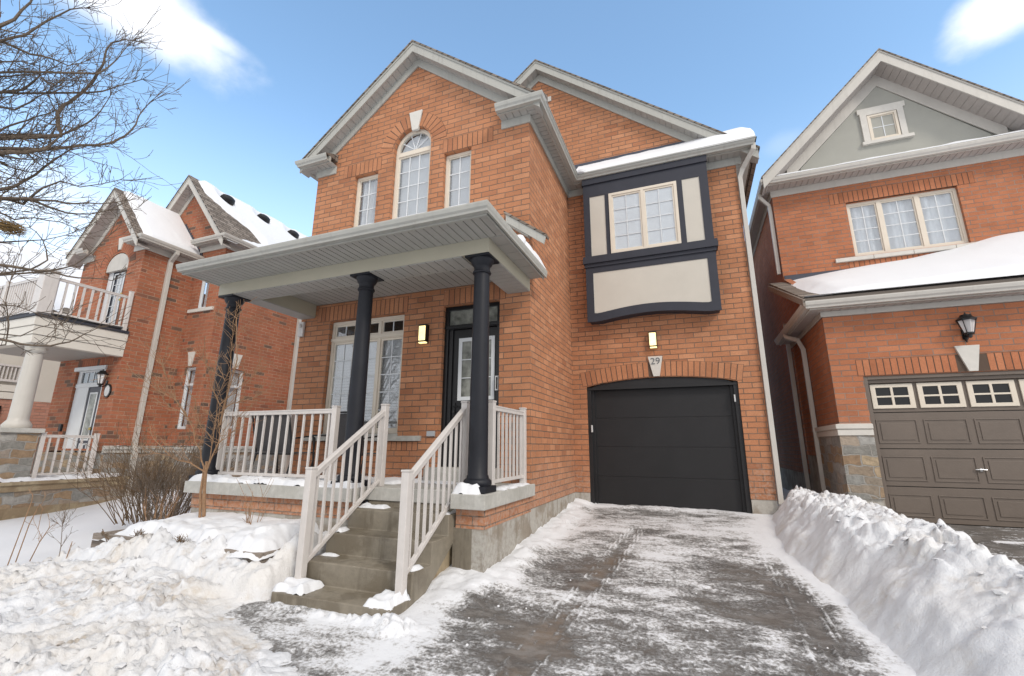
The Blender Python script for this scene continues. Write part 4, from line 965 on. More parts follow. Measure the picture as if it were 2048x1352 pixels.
soldier('soldier_course', [(YU, row(5.75, 8.1, 5.045, 5.19), rect(5.75, 8.1, 5.045, 5.19))], 'brick_red', N)
y2 = YU-.01
f = MB(); f.poly([(6.47, 8.10), (6.60, 8.10), (6.60, 8.80), (7.19, 8.80), (7.19, 8.10), (7.31, 8.10), (7.31, 8.86), (7.36, 8.86), (7.36, 8.99), (6.43, 8.99), (6.43, 8.86), (6.47, 8.86)], 'Y', y2-.05, y2+.01); f.box(6.42, 7.40, y2-.075, y2+.01, 8.02, 8.10)
f.build('window_trim', 'keystone', N, bevel=.006)
window(N, 6.61, 7.18, 8.11, 8.795, y2-.035, .05, 2, 2, blind='curtain')
# garage
f = MB(); yd = YL+.12
f.box(4.871, 4.93, YL+.02, yd+.1, -.1, 2.234); f.box(7.56, 7.619, YL+.02, yd+.1, -.1, 2.234); f.box(4.93, 7.56, YL+.02, yd+.1, 2.175, 2.234); f.box(4.93, 7.56, YL+.06, yd+.1, 2.12, 2.175)
f.build('garage_frame', 'garage_brown', N, bevel=.004)
f = MB()
zz_ = [-.06, .471, 1.053, 1.634, 2.125]
for i in range(4): f.box(4.931, 7.559, yd, yd+.05, zz_[i]+.006, zz_[i+1]-.006)
xs = [4.967+.630*i for i in range(4)]
for i in range(3):
    z0 = zz_[i]+.085; z1 = zz_[i+1]-.115
    for x0 in xs:
        f.poly(rect(x0, x0+.545, z0, z1), 'Y', yd-.011, yd+.001, [rect(x0+.018, x0+.527, z0+.018, z1-.018)]); f.box(x0+.055, x0+.49, yd-.009, yd+.001, z0+.055, z1-.055)
gd = f.build('garage_door', 'garage_brown', N, bevel=.004)
f = MB(); f.box(4.88, 7.6, yd+.051, yd+.06, -.1, 2.2); f.build('gap_light_stop', 'metal_black', gd)  # added black sheet, blocks daylight at the section gaps
for x0 in xs:
    f = MB(); a0, a1, z0, z1 = x0, x0+.575, 1.70, 2.10; xm = (a0+a1)/2; zm = (z0+z1)/2-.005
    f.poly(rect(a0, a1, z0, z1), 'Y', yd-.022, yd-.001, [rect(a0+.07, xm-.018, z0+.055, zm-.014), rect(xm+.018, a1-.07, z0+.055, zm-.014), rect(a0+.07, xm-.018, zm+.014, z1-.055), rect(xm+.018, a1-.07, zm+.014, z1-.055)])
    gw = f.build('garage_window', 'frame_beige', gd, bevel=.004)
    g = MB(); g.box(a0+.06, a1-.06, yd-.008, yd-.0015, z0+.05, z1-.05); g.build('pane', 'metal_black', gd)
f = MB(); f.tube([(6.10, yd-.03, .75), (6.17, yd-.035, .752), (6.24, yd-.03, .75)], [.010, .013, .007], 8); f.lathe((6.17, yd-.012), [(.0, .728), (.022, .73), (.022, .772), (0, .774)], 12); f.build('handle', 'steel', gd)
qs = row(4.80, 8.02, 2.24, 2.52); qs = [q for q in qs if not (6.12 < (q[0][0]+q[1][0])/2 < 6.46)]
for a_, b_ in ((4.80, 6.25), (6.35, 8.02)): soldier('soldier_course', [(YL, [q for q in qs if a_ <= (q[0][0]+q[1][0])/2 <= b_], rect(a_, b_, 2.24, 2.52))], 'brick_red', N)
f = MB(); f.poly([(6.245, 2.243), (6.355, 2.243), (6.44, 2.655), (6.13, 2.655)], 'Y', YL-.035, YL+.02); f.build('keystone', 'keystone', N, bevel=.004)
f = MB(); f.box(4.80, 7.7, YL-.12, YL+.5, -.14, -.075); f.build('garage_apron', 'concrete_grey', N)
def lantern(P, x, y, z0, z1, w_, name='wall_lantern', lbl=None, ax=(0, -1)):
    """coach lamp: backplate with scroll, tapered glass body, cap"""
    f = MB(); h = z1-z0; cx, cy = x+ax[0]*.14, y+ax[1]*.14; zb = z0+.24*h; zt = z1-.2*h
    for i in range(4):
        a = math.pi/4+i*math.pi/2; p0 = (cx+w_*.30*math.cos(a), cy+w_*.30*math.sin(a), zb+.03); p1 = (cx+w_*.56*math.cos(a), cy+w_*.56*math.sin(a), zt); f.tube([p0, p1], .007, 5)
    f.lathe((cx, cy), [(.01, zb-.05), (.03, zb-.04), (.035, zb), (w_*.32, zb+.01), (w_*.32, zb+.035)], 8)
    f.lathe((cx, cy), [(w_*.62, zt-.005), (w_*.64, zt+.012), (w_*.40, zt+.05), (w_*.33, zt+.085), (w_*.2, zt+.095), (.012, zt+.105), (.012, zt+.125), (0.001, zt+.13)], 8)
    f.tube([(x, y, z0+.30*h), (x+ax[0]*.06, y+ax[1]*.06, z0+.20*h), (cx, cy, zb-.03)], .014, 6); f.tube([(x+ax[0]*.02, y+ax[1]*.02, z0+.35*h), (x+ax[0]*.018, y+ax[1]*.018, z0+.1*h), (x+ax[0]*.03, y+ax[1]*.03, z0)], [.022, .016, .006], 6)
    f.box(x-.035, x+.035, min(y, y+ax[1]*.02)-.0, max(y, y+ax[1]*.02), z0+.12*h, z0+.5*h) if ax[1] else None
    o = f.build(name, 'metal_black', P); o['label'] = lbl
    g = MB(); g.lathe((cx, cy), [(w_*.27, zb+.032), (w_*.50, zt-.006)], 4); g.build('lamp_glass', 'lamp_frost', o)
lantern(N, 6.30, YL, 2.70, 3.12, .21, lbl='unlit black coach lantern over the brown garage door')
for (pts, nm) in (([(4.14, 4.75, 3.42), (4.14, 4.60, 3.32), (4.30, 4.45, 3.22), (4.37, 4.43, 3.02), (4.37, 4.43, -.1)], 'downspout'), ([(4.17, 5.62, 7.30), (4.17, 5.62, 7.16), (4.36, 5.70, 6.95), (4.37, 5.70, 6.7), (4.37, 5.70, 5.12)], 'downspout'), ([(4.36, 5.75, 3.9), (4.36, 5.75, -.1)], 'downspout')):
    f = MB(); f.rtube(pts, .04, .034, (0, 1, 0)); f.build(nm, 'trim_white', N, bevel=.006)

# ================================================================== LEFT NEIGHBOUR
L = thing('neighbour_house', (-12.5, 4, -.2), 'darker brown brick house with snowy roof, balcony and stone base beyond the porch', 'house')
XA, YF, YBm, XB = -11.1, .65, 2.0, -9.92
w_ = MB()
dA = [(-12.72, 3.92), (-11.72, 3.92), (-11.72, 5.80)]+[(-12.22+.5*math.cos(R(a)), 5.80+.42*math.sin(R(a))) for a in range(15, 180, 15)]+[(-12.72, 5.80)]
w_.poly([(-13.85, .9), (XA, .9), (XA, 6.3), (-12.45, 7.86), (-13.85, 6.3)], 'Y', YF, YF+.13, [dA, rect(-12.98, -11.70, .95, 3.02)])
w_.box(XA-.13, XA, YF+.13, YBm, .9, 6.4)
w_.poly([(XA, .9), (XB, .9), (XB, 6.75), (-11.70, 8.95), (-13.6, 6.67), (-13.6, 6.0), (XA, 6.0)], 'Y', YBm, YBm+.13, [rect(-10.79, -10.34, 1.46, 3.14), rect(-10.80, -10.38, 4.82, 6.2)])
w_.poly([(YBm+.13, .9), (9.5, .9), (9.5, 6.75), (YBm+.13, 6.75)], 'X', XB-.13, XB, [rect(2.46, 3.15, 1.5, 3.16)])
w_.box(-13.85, -13.72, YF+.13, 9.5, -.8, 6.3)
w_.build('wall', 'brick_brown', L)
f = MB(); f.poly(rect(-13.85, XA+.03, -.2, .86), 'Y', YF-.03, YF+.1, [rect(-12.98, -11.70, .2, .87)] if False else []); f.box(XA-.1, XA+.035, YF+.1, YBm, -.9, .86); f.box(XA+.035, XB+.035, YBm-.035, YBm+.1, -.9, .86); f.box(XB-.1, XB+.035, YBm+.1, 9.5, -.9, .86)
f.build('stone_base', 'stone_veneer', L)
f = MB(); f.sweep([(XA, YF-.03), (XA, YBm), (XB, YBm), (XB, 9.5)], [(0, .86), (.07, .86), (.07, .93), (.10, .945), (.10, 1.0), (0, 1.03)]); f.build('stone_cap', 'concrete_cap', L)
fl = grid('ledge_snow', XA+.01, XB+.09, YBm-.10, YBm-.005, .02, lambda X, Y: 1.0+.05*fbm(X*6, Y*6, 3, 3), 'snow', L); grid('ledge_snow', XA+.0, XA+.09, YF+.2, YF+.6, .02, lambda X, Y: 1.0+.05*fbm(X*6, Y*6, 3, 5), 'snow', L)
ra = gable(L, -12.42, YF, 7.62, 7.80, 8.05, 1.50, 1.15, .30, ('trim_white', 'soffit_brown'), y_back=YBm+.02, hl=1.60, fz_base=(1.35, 1.3))
rb = gable(L, -11.70, YBm, 8.68, 8.86, 9.13, 1.98, 1.2, .26, ('trim_white', 'soffit_brown'), y_back=9.8, hl=1.98, fz_base=(1.7, 1.75))
eave(L, [(-11.55, YF), (XA, YF), (XA, YBm-.02)], [1, 1], 6.13, 6.28, .22, ('trim_white', 'soffit_brown'), gz_=.10)
eave(L, [(-13.85, YF+1), (-13.85, YF), (-13.35, YF)], [1, 1], 6.13, 6.28, .22, ('trim_white', 'soffit_brown'), gz_=.10)
eave(L, [(-11.0, YBm), (XB, YBm), (XB, 9.5)], [1, 1], 6.56, 6.72, .22, ('trim_white', 'soffit_brown'), gz_=.10)
f = MB(); planks(f, -11.55, XA+.22, YF-.22, YF, 6.28, .13); planks(f, XA, XA+.22, YF, YBm, 6.28, .13, 'X'); planks(f, -11.0, XB+.22, YBm-.22, YBm, 6.72, .13); planks(f, XB, XB+.22, YBm, 9.5, 6.72, .13, 'X'); planks(f, -14.07, -13.35, YF-.22, YF, 6.28, .13)
f.build('eave_soffit', 'soffit_brown', L)
f = MB()
for i in range(14):      # stepped flashing where the low roof meets the taller wall
    x = -11.95+.075*i; z = 8.05-1.15*(x+12.42); f.box(x, x+.085, YBm-.02, YBm-.002, z-.05, z+.16)
f.build('flashing', 'flashing', L)
def ls1(X, Y):
    e_ = sstep(.50, .66, Y+.10*(fbm(X*4, Y*3, 3, 3)-.5))*sstep(-12.5, -12.3, X)*sstep(-10.90, -11.0, X)
    return 8.10-1.15*np.abs(X+12.42)-.02+e_*(.10+.06*fbm(X*2, Y*2, 3, 7))
grid('roof_snow', -12.5, -10.93, .42, YBm-.03, .04, ls1, 'snow', L)
def ls2(X, Y):
    n = fbm(X*2.5, Y*2.5, 4, 11); band = sstep(.0, .35, (Y-2.15)-1.15*sstep(-11.3, -10.2, X)*sstep(-9.7, -10.1, X)+.6*(n-.5)+.2)
    vent = np.ones_like(X)
    for vy in (2.75, 4.1, 5.4): vent = vent*sstep(.12, .34, np.hypot((X+11.38)*1.0, (Y-vy)*.8))
    return 9.18-1.2*np.abs(X+11.70)-.03+band*vent*sstep(-11.72, -11.6, X)*(.11+.08*fbm(X*1.5, Y*1.5, 3, 7))
grid('roof_snow', -11.75, -9.64, 1.80, 9.7, .045, ls2, 'snow', L)
for i, vy in enumerate((2.75, 4.1, 5.4)):
    f = MB(); x0 = -11.38; z0 = 9.16-1.2*.32
    d = Vector((1, 0, -1.2)).normalized(); n_ = Vector((1.2, 0, 1)).normalized(); U = Vector((0, 1, 0)); vs = []; fs = []; c0 = Vector((x0, vy, z0))
    for j, (s_, h) in enumerate(((1, .02), (1, .07), (.85, .15), (.45, .19))):
        for k_ in range(12): a = 2*math.pi*k_/12; vs.append(c0+U*.24*s_*math.cos(a)+d*.15*s_*math.sin(a)+n_*h)
    for j in range(3):
        for k_ in range(12): fs.append((j*12+k_, j*12+(k_+1) % 12, (j+1)*12+(k_+1) % 12, (j+1)*12+k_))
    fs.append(tuple(36+k_ for k_ in range(12))); f.add(vs, fs, True); o = f.build('roof_vent', 'garage_black', L)
# windows and doors
def lw(x0, x1, z0, z1, y, bar, axis='Y', key=None):
    o = window(L, x0, x1, z0, z1, y, .05, 1, 1, 'frame_white', blind='curtain', axis=axis)
    g = MB(); 
    if axis == 'Y': g.box(x0+.01, x1-.01, y-.012, y+.03, bar-.03, bar+.03)
    else: g.box(y-.03, y+.012, x0+.01, x1-.01, bar-.03, bar+.03)
    g.build('transom_bar', 'frame_white', o)
lw(-10.785, -10.345, 1.465, 3.135, YBm+.06, 2.66); lw(-10.795, -10.385, 4.825, 6.15, YBm+.06, 5.75); lw(2.465, 3.145, 1.505, 3.155, XB-.06, 2.68, 'X')
f = MB(); f.poly([(-10.64, 3.16), (-10.53, 3.16), (-10.46, 3.56), (-10.74, 3.56)], 'Y', YBm-.03, YBm+.02); f.build('keystone', 'keystone', L)
f = MB(); f.poly([(2.74, 3.18), (2.88, 3.18), (2.97, 3.60), (2.65, 3.60)], 'X', XB-.02, XB+.03); f.build('keystone', 'keystone', L)
f = MB(); f.poly([(-12.27, 6.30), (-12.17, 6.30), (-12.10, 6.66), (-12.36, 6.66)], 'Y', YF-.03, YF+.02); f.build('keystone', 'keystone', L)
f = MB(); f.box(-11.05, -10.02, YBm-.05, YBm+.06, 4.72, 4.81); f.build('window_sill', 'keystone', L)
q1, o1 = ring(-12.22, 5.80, .54, .80, 8, 172, ez=.86); soldier('brick_arch', [(YF, q1, o1)], 'brick_brown', L)
q_ = (-12.98, -11.45, 3.03, 3.22); soldier('soldier_course', [(YF, row(*q_), rect(*q_))], 'brick_brown', L)
# balcony door
f = MB(); y = YF+.10
f.poly([(-12.70, 3.92), (-11.74, 3.92), (-11.74, 5.78)]+[(-12.22+.48*math.cos(R(a)), 5.80+.40*math.sin(R(a))) for a in range(15, 180, 15)]+[(-12.70, 5.78)], 'Y', y, y+.05, [rect(-12.50, -11.82, 3.96, 5.72)])
bd_ = f.build('balcony_door_frame', 'frame_white', L)
f = MB(); f.poly(rect(-12.50, -11.82, 3.96, 5.72), 'Y', y+.01, y+.05, [rect(-12.40, -11.98, 4.1, 5.62)]); f.build('balcony_door', 'door_navy', L)
f = MB(); f.box(-12.40, -11.98, y+.02, y+.03, 4.1, 5.62); f.build('pane', 'glass', bd_)
f = MB()
for i in (1, 2): x = -12.40+.42*i/3; f.box(x-.008, x+.008, y+.008, y+.0195, 4.1, 5.62)
for i in range(1, 5): z = 4.1+1.52*i/5; f.box(-12.40, -11.98, y+.009, y+.0185, z-.008, z+.008)
f.poly(rect(-12.43, -11.95, 4.07, 5.65), 'Y', y-.006, y+.0, [rect(-12.39, -11.99, 4.11, 5.61)]); f.build('grille', 'frame_white', bd_)
blinds(bd_, -12.40, -11.98, 4.1, 5.62, y+.05, 'curtain')
f = MB(); f.lathe((-11.90, y-.02), [(0, 4.80), (.035, 4.81), (.035, 4.86), (0, 4.88)], 10); f.lathe((-11.90, y-.02), [(0, 4.98), (.03, 4.99), (.03, 5.03), (0, 5.05)], 10); f.build('handle', 'brass', bd_)
f = MB(); f.poly([(-12.70, 5.80), (-12.70, 5.70), (-11.74, 5.70), (-11.74, 5.80)]+[(-12.22+.48*math.cos(R(a)), 5.80+.40*math.sin(R(a))) for a in range(15, 180, 15)], 'Y', YF+.015, y-.005); f.build('door_hood', 'trim_white', L)
# front door
f = MB(); y = YF+.06
f.poly(rect(-12.97, -11.71, .33, 3.0), 'Y', y, y+.07, [rect(-12.40, -11.86, .36, 2.50), rect(-12.82, -11.82, 2.62, 2.90)]); f.box(-13.02, -11.66, YF-.04, y, 2.93, 3.03); f.box(-12.97, -11.71, y-.02, y, 2.50, 2.60)
df = f.build('door_frame', 'frame_white', L, bevel=.004)
f = MB(); f.box(-12.40, -11.86, y+.02, y+.05, .36, 2.50); dd = f.build('front_door', 'door_navy', L)
f = MB(); f.poly(rect(-12.30, -11.97, 1.15, 2.36), 'Y', y+.008, y+.019, [rect(-12.265, -12.005, 1.19, 2.32)]); f.poly(rect(-12.30, -11.97, .50, 1.08), 'Y', y+.008, y+.019, [rect(-12.265, -12.15, .54, 1.04), rect(-12.12, -12.005, .54, 1.04)]); f.build('glass_frame', 'frame_white', dd)
f = MB(); f.box(-12.27, -12.0, y+.012, y+.0195, 1.18, 2.33); f.build('glass_panel', 'door_glass', dd)
f = MB(); f.lathe((-11.93, y-.01), [(0, 1.40), (.035, 1.41), (.035, 1.46), (0, 1.48)], 10); f.build('handle', 'brass', dd)
f = MB(); f.box(-12.82, -11.82, y+.03, y+.035, 2.62, 2.90); f.build('transom_pane', 'glass_dark', df); f = MB()
for i in range(1, 4): x = -12.82+1.0*i/4; f.box(x-.008, x+.008, y+.018, y+.029, 2.62, 2.90)
f.build('grille', 'frame_white', df)
lantern(L, -11.52, YF, 2.38, 2.86, .2, lbl='black coach lantern beside the neighbour\'s front door')
f = MB(); cc = (-11.40, 2.36); f.poly([(cc[0]+.13*math.cos(a), cc[1]+.17*math.sin(a)) for a in [2*math.pi*i/24 for i in range(24)]], 'Y', YF-.03, YF-.002); sg = f.build('house_plaque', 'metal_black', L)
f = MB(); f.poly([(cc[0]+.095*math.cos(a), cc[1]+.135*math.sin(a)) for a in [2*math.pi*i/24 for i in range(24)]], 'Y', YF-.038, YF-.031); f.build('plaque_face', 'decal_white', sg)
f = MB(); f.box(-13.12, -13.02, YF-.05, YF-.002, 1.38, 1.56); f.build('mailbox', 'metal_black', L)
f = MB(); f.rtube([(XA+.26, 1.28, 6.33), (XA+.26, 1.28, 6.22), (XA+.06, 1.28, 6.02), (XA+.06, 1.28, 5.8), (XA+.06, 1.26, 1.05), (XA+.14, 1.26, .9), (XA+.14, 1.26, -.3)], .05, .05, (0, 1, 0)); f.build('downspout', 'trim_white', L, bevel=.008)
f = MB(); f.rtube([(XB+.06, 4.80, 6.6), (XB+.06, 4.80, 1.0)], .05, .05, (0, 1, 0)); f.build('downspout', 'trim_white', L, bevel=.008)
# porch and balcony
XP = -11.10
f = MB()
for i, (z0, z1) in enumerate(((3.21, 3.40), (3.40, 3.60), (3.60, 3.80))):
    o_ = .02*i; f.box(-13.9, XP+o_, -1.10-o_, -.94, z0+.004, z1-.004); f.box(XP-.18, XP+o_, -.94, YF-.002, z0+.004, z1-.004)
f.build('porch_beam', 'siding_cream', L, bevel=.004)
f = MB(); f.box(-13.9, XP-.18, -.94, YF-.002, 3.26, 3.30); f.build('porch_ceiling', 'soffit_grey', L)
f = MB(); f.box(-13.95, XP+.07, -1.17, YF-.002, 3.80, 3.86); f.build('balcony_deck', 'bay_navy', L)
fl = grid('balcony_snow', -13.9, XP+.02, -1.12, YF-.02, .06, lambda X, Y: 3.86+.10*fbm(X*2, Y*2, 3, 9), 'snow', L)
f = MB(); f.lathe((-11.36, -.88), [(.23, 1.39), (.24, 1.45), (.21, 1.50), (.17, 1.56), (.165, 1.62), (.16, 2.2), (.145, 3.02), (.18, 3.04), (.20, 3.09), (.175, 3.10), (.19, 3.16), (.24, 3.20), (.24, 3.21)], 28); f.build('column', 'trim_white', L)
f = MB(); f.box(-11.66, -11.06, -1.20, -.60, -.2, 1.29); f.build('stone_pier', 'stone_veneer', L); f = MB(); f.box(-11.72, -11.0, -1.26, -.54, 1.29, 1.385); f.build('pier_cap', 'concrete_cap', L, bevel=.01)
f = MB(); f.box(-14, -10.93, -1.34, 1.16, -.9, .10); f.build('porch_base', 'stone_veneer', L); f = MB(); f.box(-14, -10.90, -1.37, 1.19, .10, .23); f.box(-14, -10.86, -1.40, 1.21, .23, .30); f.build('porch_slab', 'concrete_tan', L, bevel=.008)
f = MB(); f.box(-10.99, -10.925, -1.345, 1.165, -.9, -.22); f.build('base_course', 'concrete_tan', L)
def tri_snow(x0, x1, y0, y1, z, h, s): return slump('porch_snow', x0, x1, y0, y1, z, h, s, parent=L, dens=.2, st=.04, e_=.06)
tri_snow(-11.5, -10.88, -1.35, 1.1, .30, .11, 31)
railing((-11.12, -.60), (-11.12, .42), 1.26, .42, 1.26, .42, [(-11.10, -.52, .30, 1.31), (-11.10, .46, .30, 1.31)], 7, "neighbour's low porch railing", .016, L)
railing((XP-.14, -.93), (XP-.14, .58), 4.80, 3.98, 4.80, 3.98, [(XP-.02, .56, 3.86, 4.92)], 9, 'balcony side railing', .018, L)
railing((-13.8, -1.02), (-11.30, -1.02), 4.80, 3.98, 4.80, 3.98, [(-13.0, -1.02, 3.86, 4.88)], 24, 'balcony front railing', .018, L)
f = MB(); f.box(-11.38, -11.12, -1.14, -.88, 3.86, 4.93); f.build('corner_post', 'rail_white', L, bevel=.01)

# far house seen through the neighbour's porch
Q = thing('neighbour_house', (-20.5, 2, -.3), 'pale pink brick house with cream panel glimpsed through the left neighbour\'s porch', 'house')
f = MB(); f.box(-24, -17.7, -1.2, 7, -1.2, 2.40); f.build('wall', 'brick_pink', Q)
f = MB(); f.box(-24, -17.69, 1.55, 7, 2.40, 3.9); f.box(-24, -17.74, -1.2, 1.55, 2.40, 3.9); f.build('stucco_panel', 'stucco_cream', Q)
for z0, z1 in ((2.42, 2.62), (2.65, 2.85)):
    f = MB(); f.box(-17.74, -17.66, -1.2, 1.42, z0, z1); f.build('siding_band', 'siding_cream', Q)
f = MB(); f.poly(rect(-.2, 1.12, .6, 2.2), 'X', -17.69, -17.62, [rect(-.12, 1.04, .68, 1.5), rect(-.12, 1.04, 1.56, 2.12)]); wq = f.build('window', 'metal_black', Q); f = MB(); f.box(-17.68, -17.66, -.14, 1.06, .66, 2.14); f.build('pane', 'glass_dark', wq)
f = MB(); f.box(-17.70, -17.62, .3, 1.36, 2.95, 3.02); f.box(-17.70, -17.62, .3, 1.36, 3.42, 3.48)
for i in range(12): f.box(-17.69, -17.64, .32+.09*i, .35+.09*i, 3.0, 3.45)
f.build('railing', 'rail_white', Q)
f = MB(); f.add([(-17.3, -1.6, 5.3), (-17.3, 7.4, 5.3), (-20.8, 7.4, 8.2), (-20.8, -1.6, 8.2), (-24.3, -1.6, 5.3), (-24.3, 7.4, 5.3)], [(0, 1, 2, 3), (3, 2, 5, 4)]); f.build('roof', 'shingle', Q)
f = MB(); f.box(-24, -17.8, -1.2, 7, 3.9, 5.3); f.build('upper_wall', 'siding_cream', Q)
def qs_(X, Y): return 5.30-(X+17.3)*.829+.10*sstep(.3, .6, fbm(X*.9, Y*.9, 3, 5)+.12)-.03
grid('roof_snow', -20.8, -17.35, -1.5, 7.3, .1, qs_, 'snow', Q)

# ================================================================== DRIVEWAYS
def near_seg(X, Y, pts):
    d = np.full(X.shape, 9.)
    for (ax, ay), (bx, by) in zip(pts[:-1], pts[1:]):
        vx, vy = bx-ax, by-ay; t_ = np.clip(((X-ax)*vx+(Y-ay)*vy)/(vx*vx+vy*vy), 0, 1); d = np.minimum(d, np.hypot(X-ax-t_*vx, Y-ay-t_*vy))
    return d
TRK = [(1.25, 1.1), (1.13, -.48), (.98, -1.99), (.85, -3.4), (.80, -6)]
TRK2 = [(2.86, .3), (2.93, -1.0), (2.90, -2.4), (2.86, -6)]
def dsnow(X, Y):
    s = .56+.62*(fbm(X*1.3+3, Y*1.9, 4, 31)-.5)*2
    s = s+.25*sstep(-.9, .2, Y)*sstep(2.6, 1.6, Y)+.55*sstep(2.15, 2.5, Y)+.0*Y
    s = s+.75*sstep(.62, .10, X)*sstep(-2.2, -1.3, Y)+.9*sstep(2.85+.25*sstep(-.5, -2, Y), 3.2+.2*sstep(-.5, -2, Y), X+.15*(fbm(X*5, Y*5, 3, 34)-.5))
    s = s+.7*sstep(.25, -.1, X)*sstep(-2.75, -2.4, Y)
    s = s+.55*sstep(2.55, 2.95, X)*sstep(-.2, .5, Y)
    wv = .35+.9*fbm(X*2.5, Y*2.0, 3, 33)
    s = s-.42*wv*np.exp(-(near_seg(X, Y, TRK)/.13)**2)-.42*np.exp(-(near_seg(X, Y, TRK2)/.20)**2)*sstep(.6, -.3, Y)
    s = s+.30*np.exp(-(((X+.35)/.55)**2+((Y+2.75)/.22)**2))+.30*sstep(.3, -.5, X)*sstep(-2.4, -2.6, Y)
    br = 0
    for tr_, w0 in ((TRK, .0), (TRK2, .0)):      # thin packed ridges left by tyre treads
        d = near_seg(X, Y, tr_)
        for k_ in (.045, .085, .125): br = br+.45*np.exp(-((d-k_)/.008)**2)*(vnoise(Y*2.5, X*0+k_*90, 44) > .42)
    return s+br
def dz(X, Y):
    s = dsnow(X, Y); m_ = sstep(.35, .85, s+.5*(fbm(X*9, Y*9, 3, 12)-.5))
    z = ground(X, Y)+.016*m_+.010*m_*fbm(X*14, Y*14, 3, 18)
    e1 = sstep(.42, .06, X+.18*(fbm(X*4, Y*4, 3, 60)-.5))*sstep(-2.4, -1.7, Y)
    z = z+e1*(.09*(.4+fbm(X*6, Y*6, 3, 61)))+.05*sstep(2.40, 2.52, Y)*fbm(X*5, Y*5, 3, 62)*sstep(2.9, 2.0, X+0*Y)
    z = z+.10*np.exp(-(((X+.30)/.20)**2+((Y+2.66)/.13)**2))*(.3+chunks(X, Y, .10, 5))+.05*np.exp(-((Y+2.66)/.06)**2)*sstep(-1.9, -1.6, X)*sstep(-.1, -.5, X)*(.2+chunks(X, Y, .07, 6))
    return z
drv_mask = lambda X, Y: (((X > -.47) | (Y < -2.55)) & (Y < YG+.14)) & (X > -2.3-.0*Y)
o = grid('driveway', -2.3, 3.75, -6.6, 2.66, .022, dz, 'icy_asphalt', mask=drv_mask, attrs={'snow': dsnow, 'track': lambda X, Y: np.clip(np.exp(-(near_seg(X, Y, TRK)/.16)**2)*sstep(1.3, .4, Y)+.25*fbm(X, Y, 3, 9), 0, 1)})
tag(o, kind='structure')
def nd(X, Y): return ground(X, Y)+.012
def nds(X, Y):
    s = .30+.9*sstep(.66, .74, fbm(X*.9, Y*3.2, 4, 71))+.6*sstep(5.2, 4.85, X)
    return s
o = grid('neighbour_driveway', 4.5, 8.2, -5.5, 2.95, .05, nd, 'bare_asphalt', attrs={'snow': lambda X, Y: nds(X, Y)+.35, 'track': lambda X, Y: X*0}); tag(o, kind='structure')

# loose lumps of ice scattered over the drive
def lump(mb, c, r_, sq=.6):
    bm = bmesh.new(); bmesh.ops.create_icosphere(bm, subdivisions=1, radius=1.)
    rr = [random.uniform(.7, 1.2) for _ in bm.verts]; a = random.uniform(0, 6.28); sx_, sy_ = random.uniform(.7, 1.4), random.uniform(.6, 1.1)
    vs = []
    for v, q in zip(bm.verts, rr):
        x, y, z = v.co*q*r_; x *= sx_; y *= sy_; vs.append((c[0]+x*math.cos(a)-y*math.sin(a), c[1]+x*math.sin(a)+y*math.cos(a), c[2]+z*sq))
    mb.add(vs, [tuple(v.index for v in f.verts) for f in bm.faces], True); bm.free()
mb = MB()
for i in range(240):
    x = random.uniform(-.9, 3.3); y = random.uniform(-4.6, 2.2)
    if x < .3 and y > -2.8: continue
    if random.random() < .75: x = random.choice([random.gauss(.35, .18), random.gauss(3.05, .15)])
    if x < .12 and y > -2.7: continue
    r_ = random.uniform(.005, .015)*(1.6 if random.random() < .08 else 1); lump(mb, (x, y, gnd(x, y)+.015), r_)
o = mb.build('snow_crumbs', 'snow_bank', fixn=False); tag(o, 'loose crumbs of snow and ice scattered over the driveway', 'snow crumbs', kind='stuff')

# ================================================================== SNOW BANKS
def xl(Y): return np.interp(Y, [-6, -2.2, -1.5, -.9, -.3, .6, 1.5, 2.4, 3.2], [3.20, 3.16, 3.10, 3.06, 2.98, 2.94, 2.98, 3.10, 3.34])
def rbank(X, Y):
    g_ = ground(X, Y); top = np.interp(Y, [-6, -3.2, -2.2, -1.4, 0, 1.3, 3.0, 3.6, 4.6], [.26, .29, .31, .36, .43, .44, .43, .34, .0])
    wob = .16*(fbm(X*2.2, Y*2.2, 3, 81)-.5)+.10*(fbm(X*6, Y*6, 3, 82)-.5)
    wd = np.interp(Y, [-5, -2, 0, 1.6, 3], [1.25, 1.05, .82, .55, .45]); q_ = np.clip((X-xl(Y)+wob-.02)/wd, 0, 1); lf = (.30*sstep(0, .5, q_)+.70*sstep(.12, 1., q_)); rf = sstep(5.05, 4.05, X+wob*1.6+.35*sstep(1.5, 3.2, Y))
    e_ = lf*rf*sstep(4.7, 3.4, Y)
    cr = .17*(fbm(X*1.1+5, Y*1.1, 3, 84)-.25)
    h = (top-g_-.04+cr*.6-.05)*e_
    rough = e_*(1-.8*sstep(.9, .3, lf)-.3*sstep(-.8, -1.8, Y))
    h = h+rough*sstep(.35, .95, lf)*(.06*(chunks(X, Y, .34, 85)-.3)+.075*(np.clip(slabs(X, Y, .26, 86), 0, 1)-.4)*sstep(.30, .55, fbm(X*1.7, Y*1.7, 3, 88))+.055*(slabs(X, Y, .12, 95)-.3)+.05*(fbm(X*4, Y*4, 4, 96)-.5)+.022*slabs(X, Y, .06, 87))+e_*sstep(.75, .2, lf)*.035*slabs(X, Y, .16, 97)*sstep(.5, .7, fbm(X*2.2, Y*2.2, 3, 98))+.02*e_*(fbm(X*9, Y*9, 4, 89)-.5)
    # vertical shovel cuts on the face towards the drive
    face = np.exp(-((X-xl(Y)-.34)/.26)**2); h = h+face*(.10*(fbm(Y*1.3, X*1.2, 4, 90)-.5)+.05*(fbm(Y*4+X*3, X*2, 3, 91)-.5)*sstep(.4, .6, fbm(Y*.9, X*.9, 2, 92)))*2*e_
    return g_-.03+np.maximum(h, -.01)
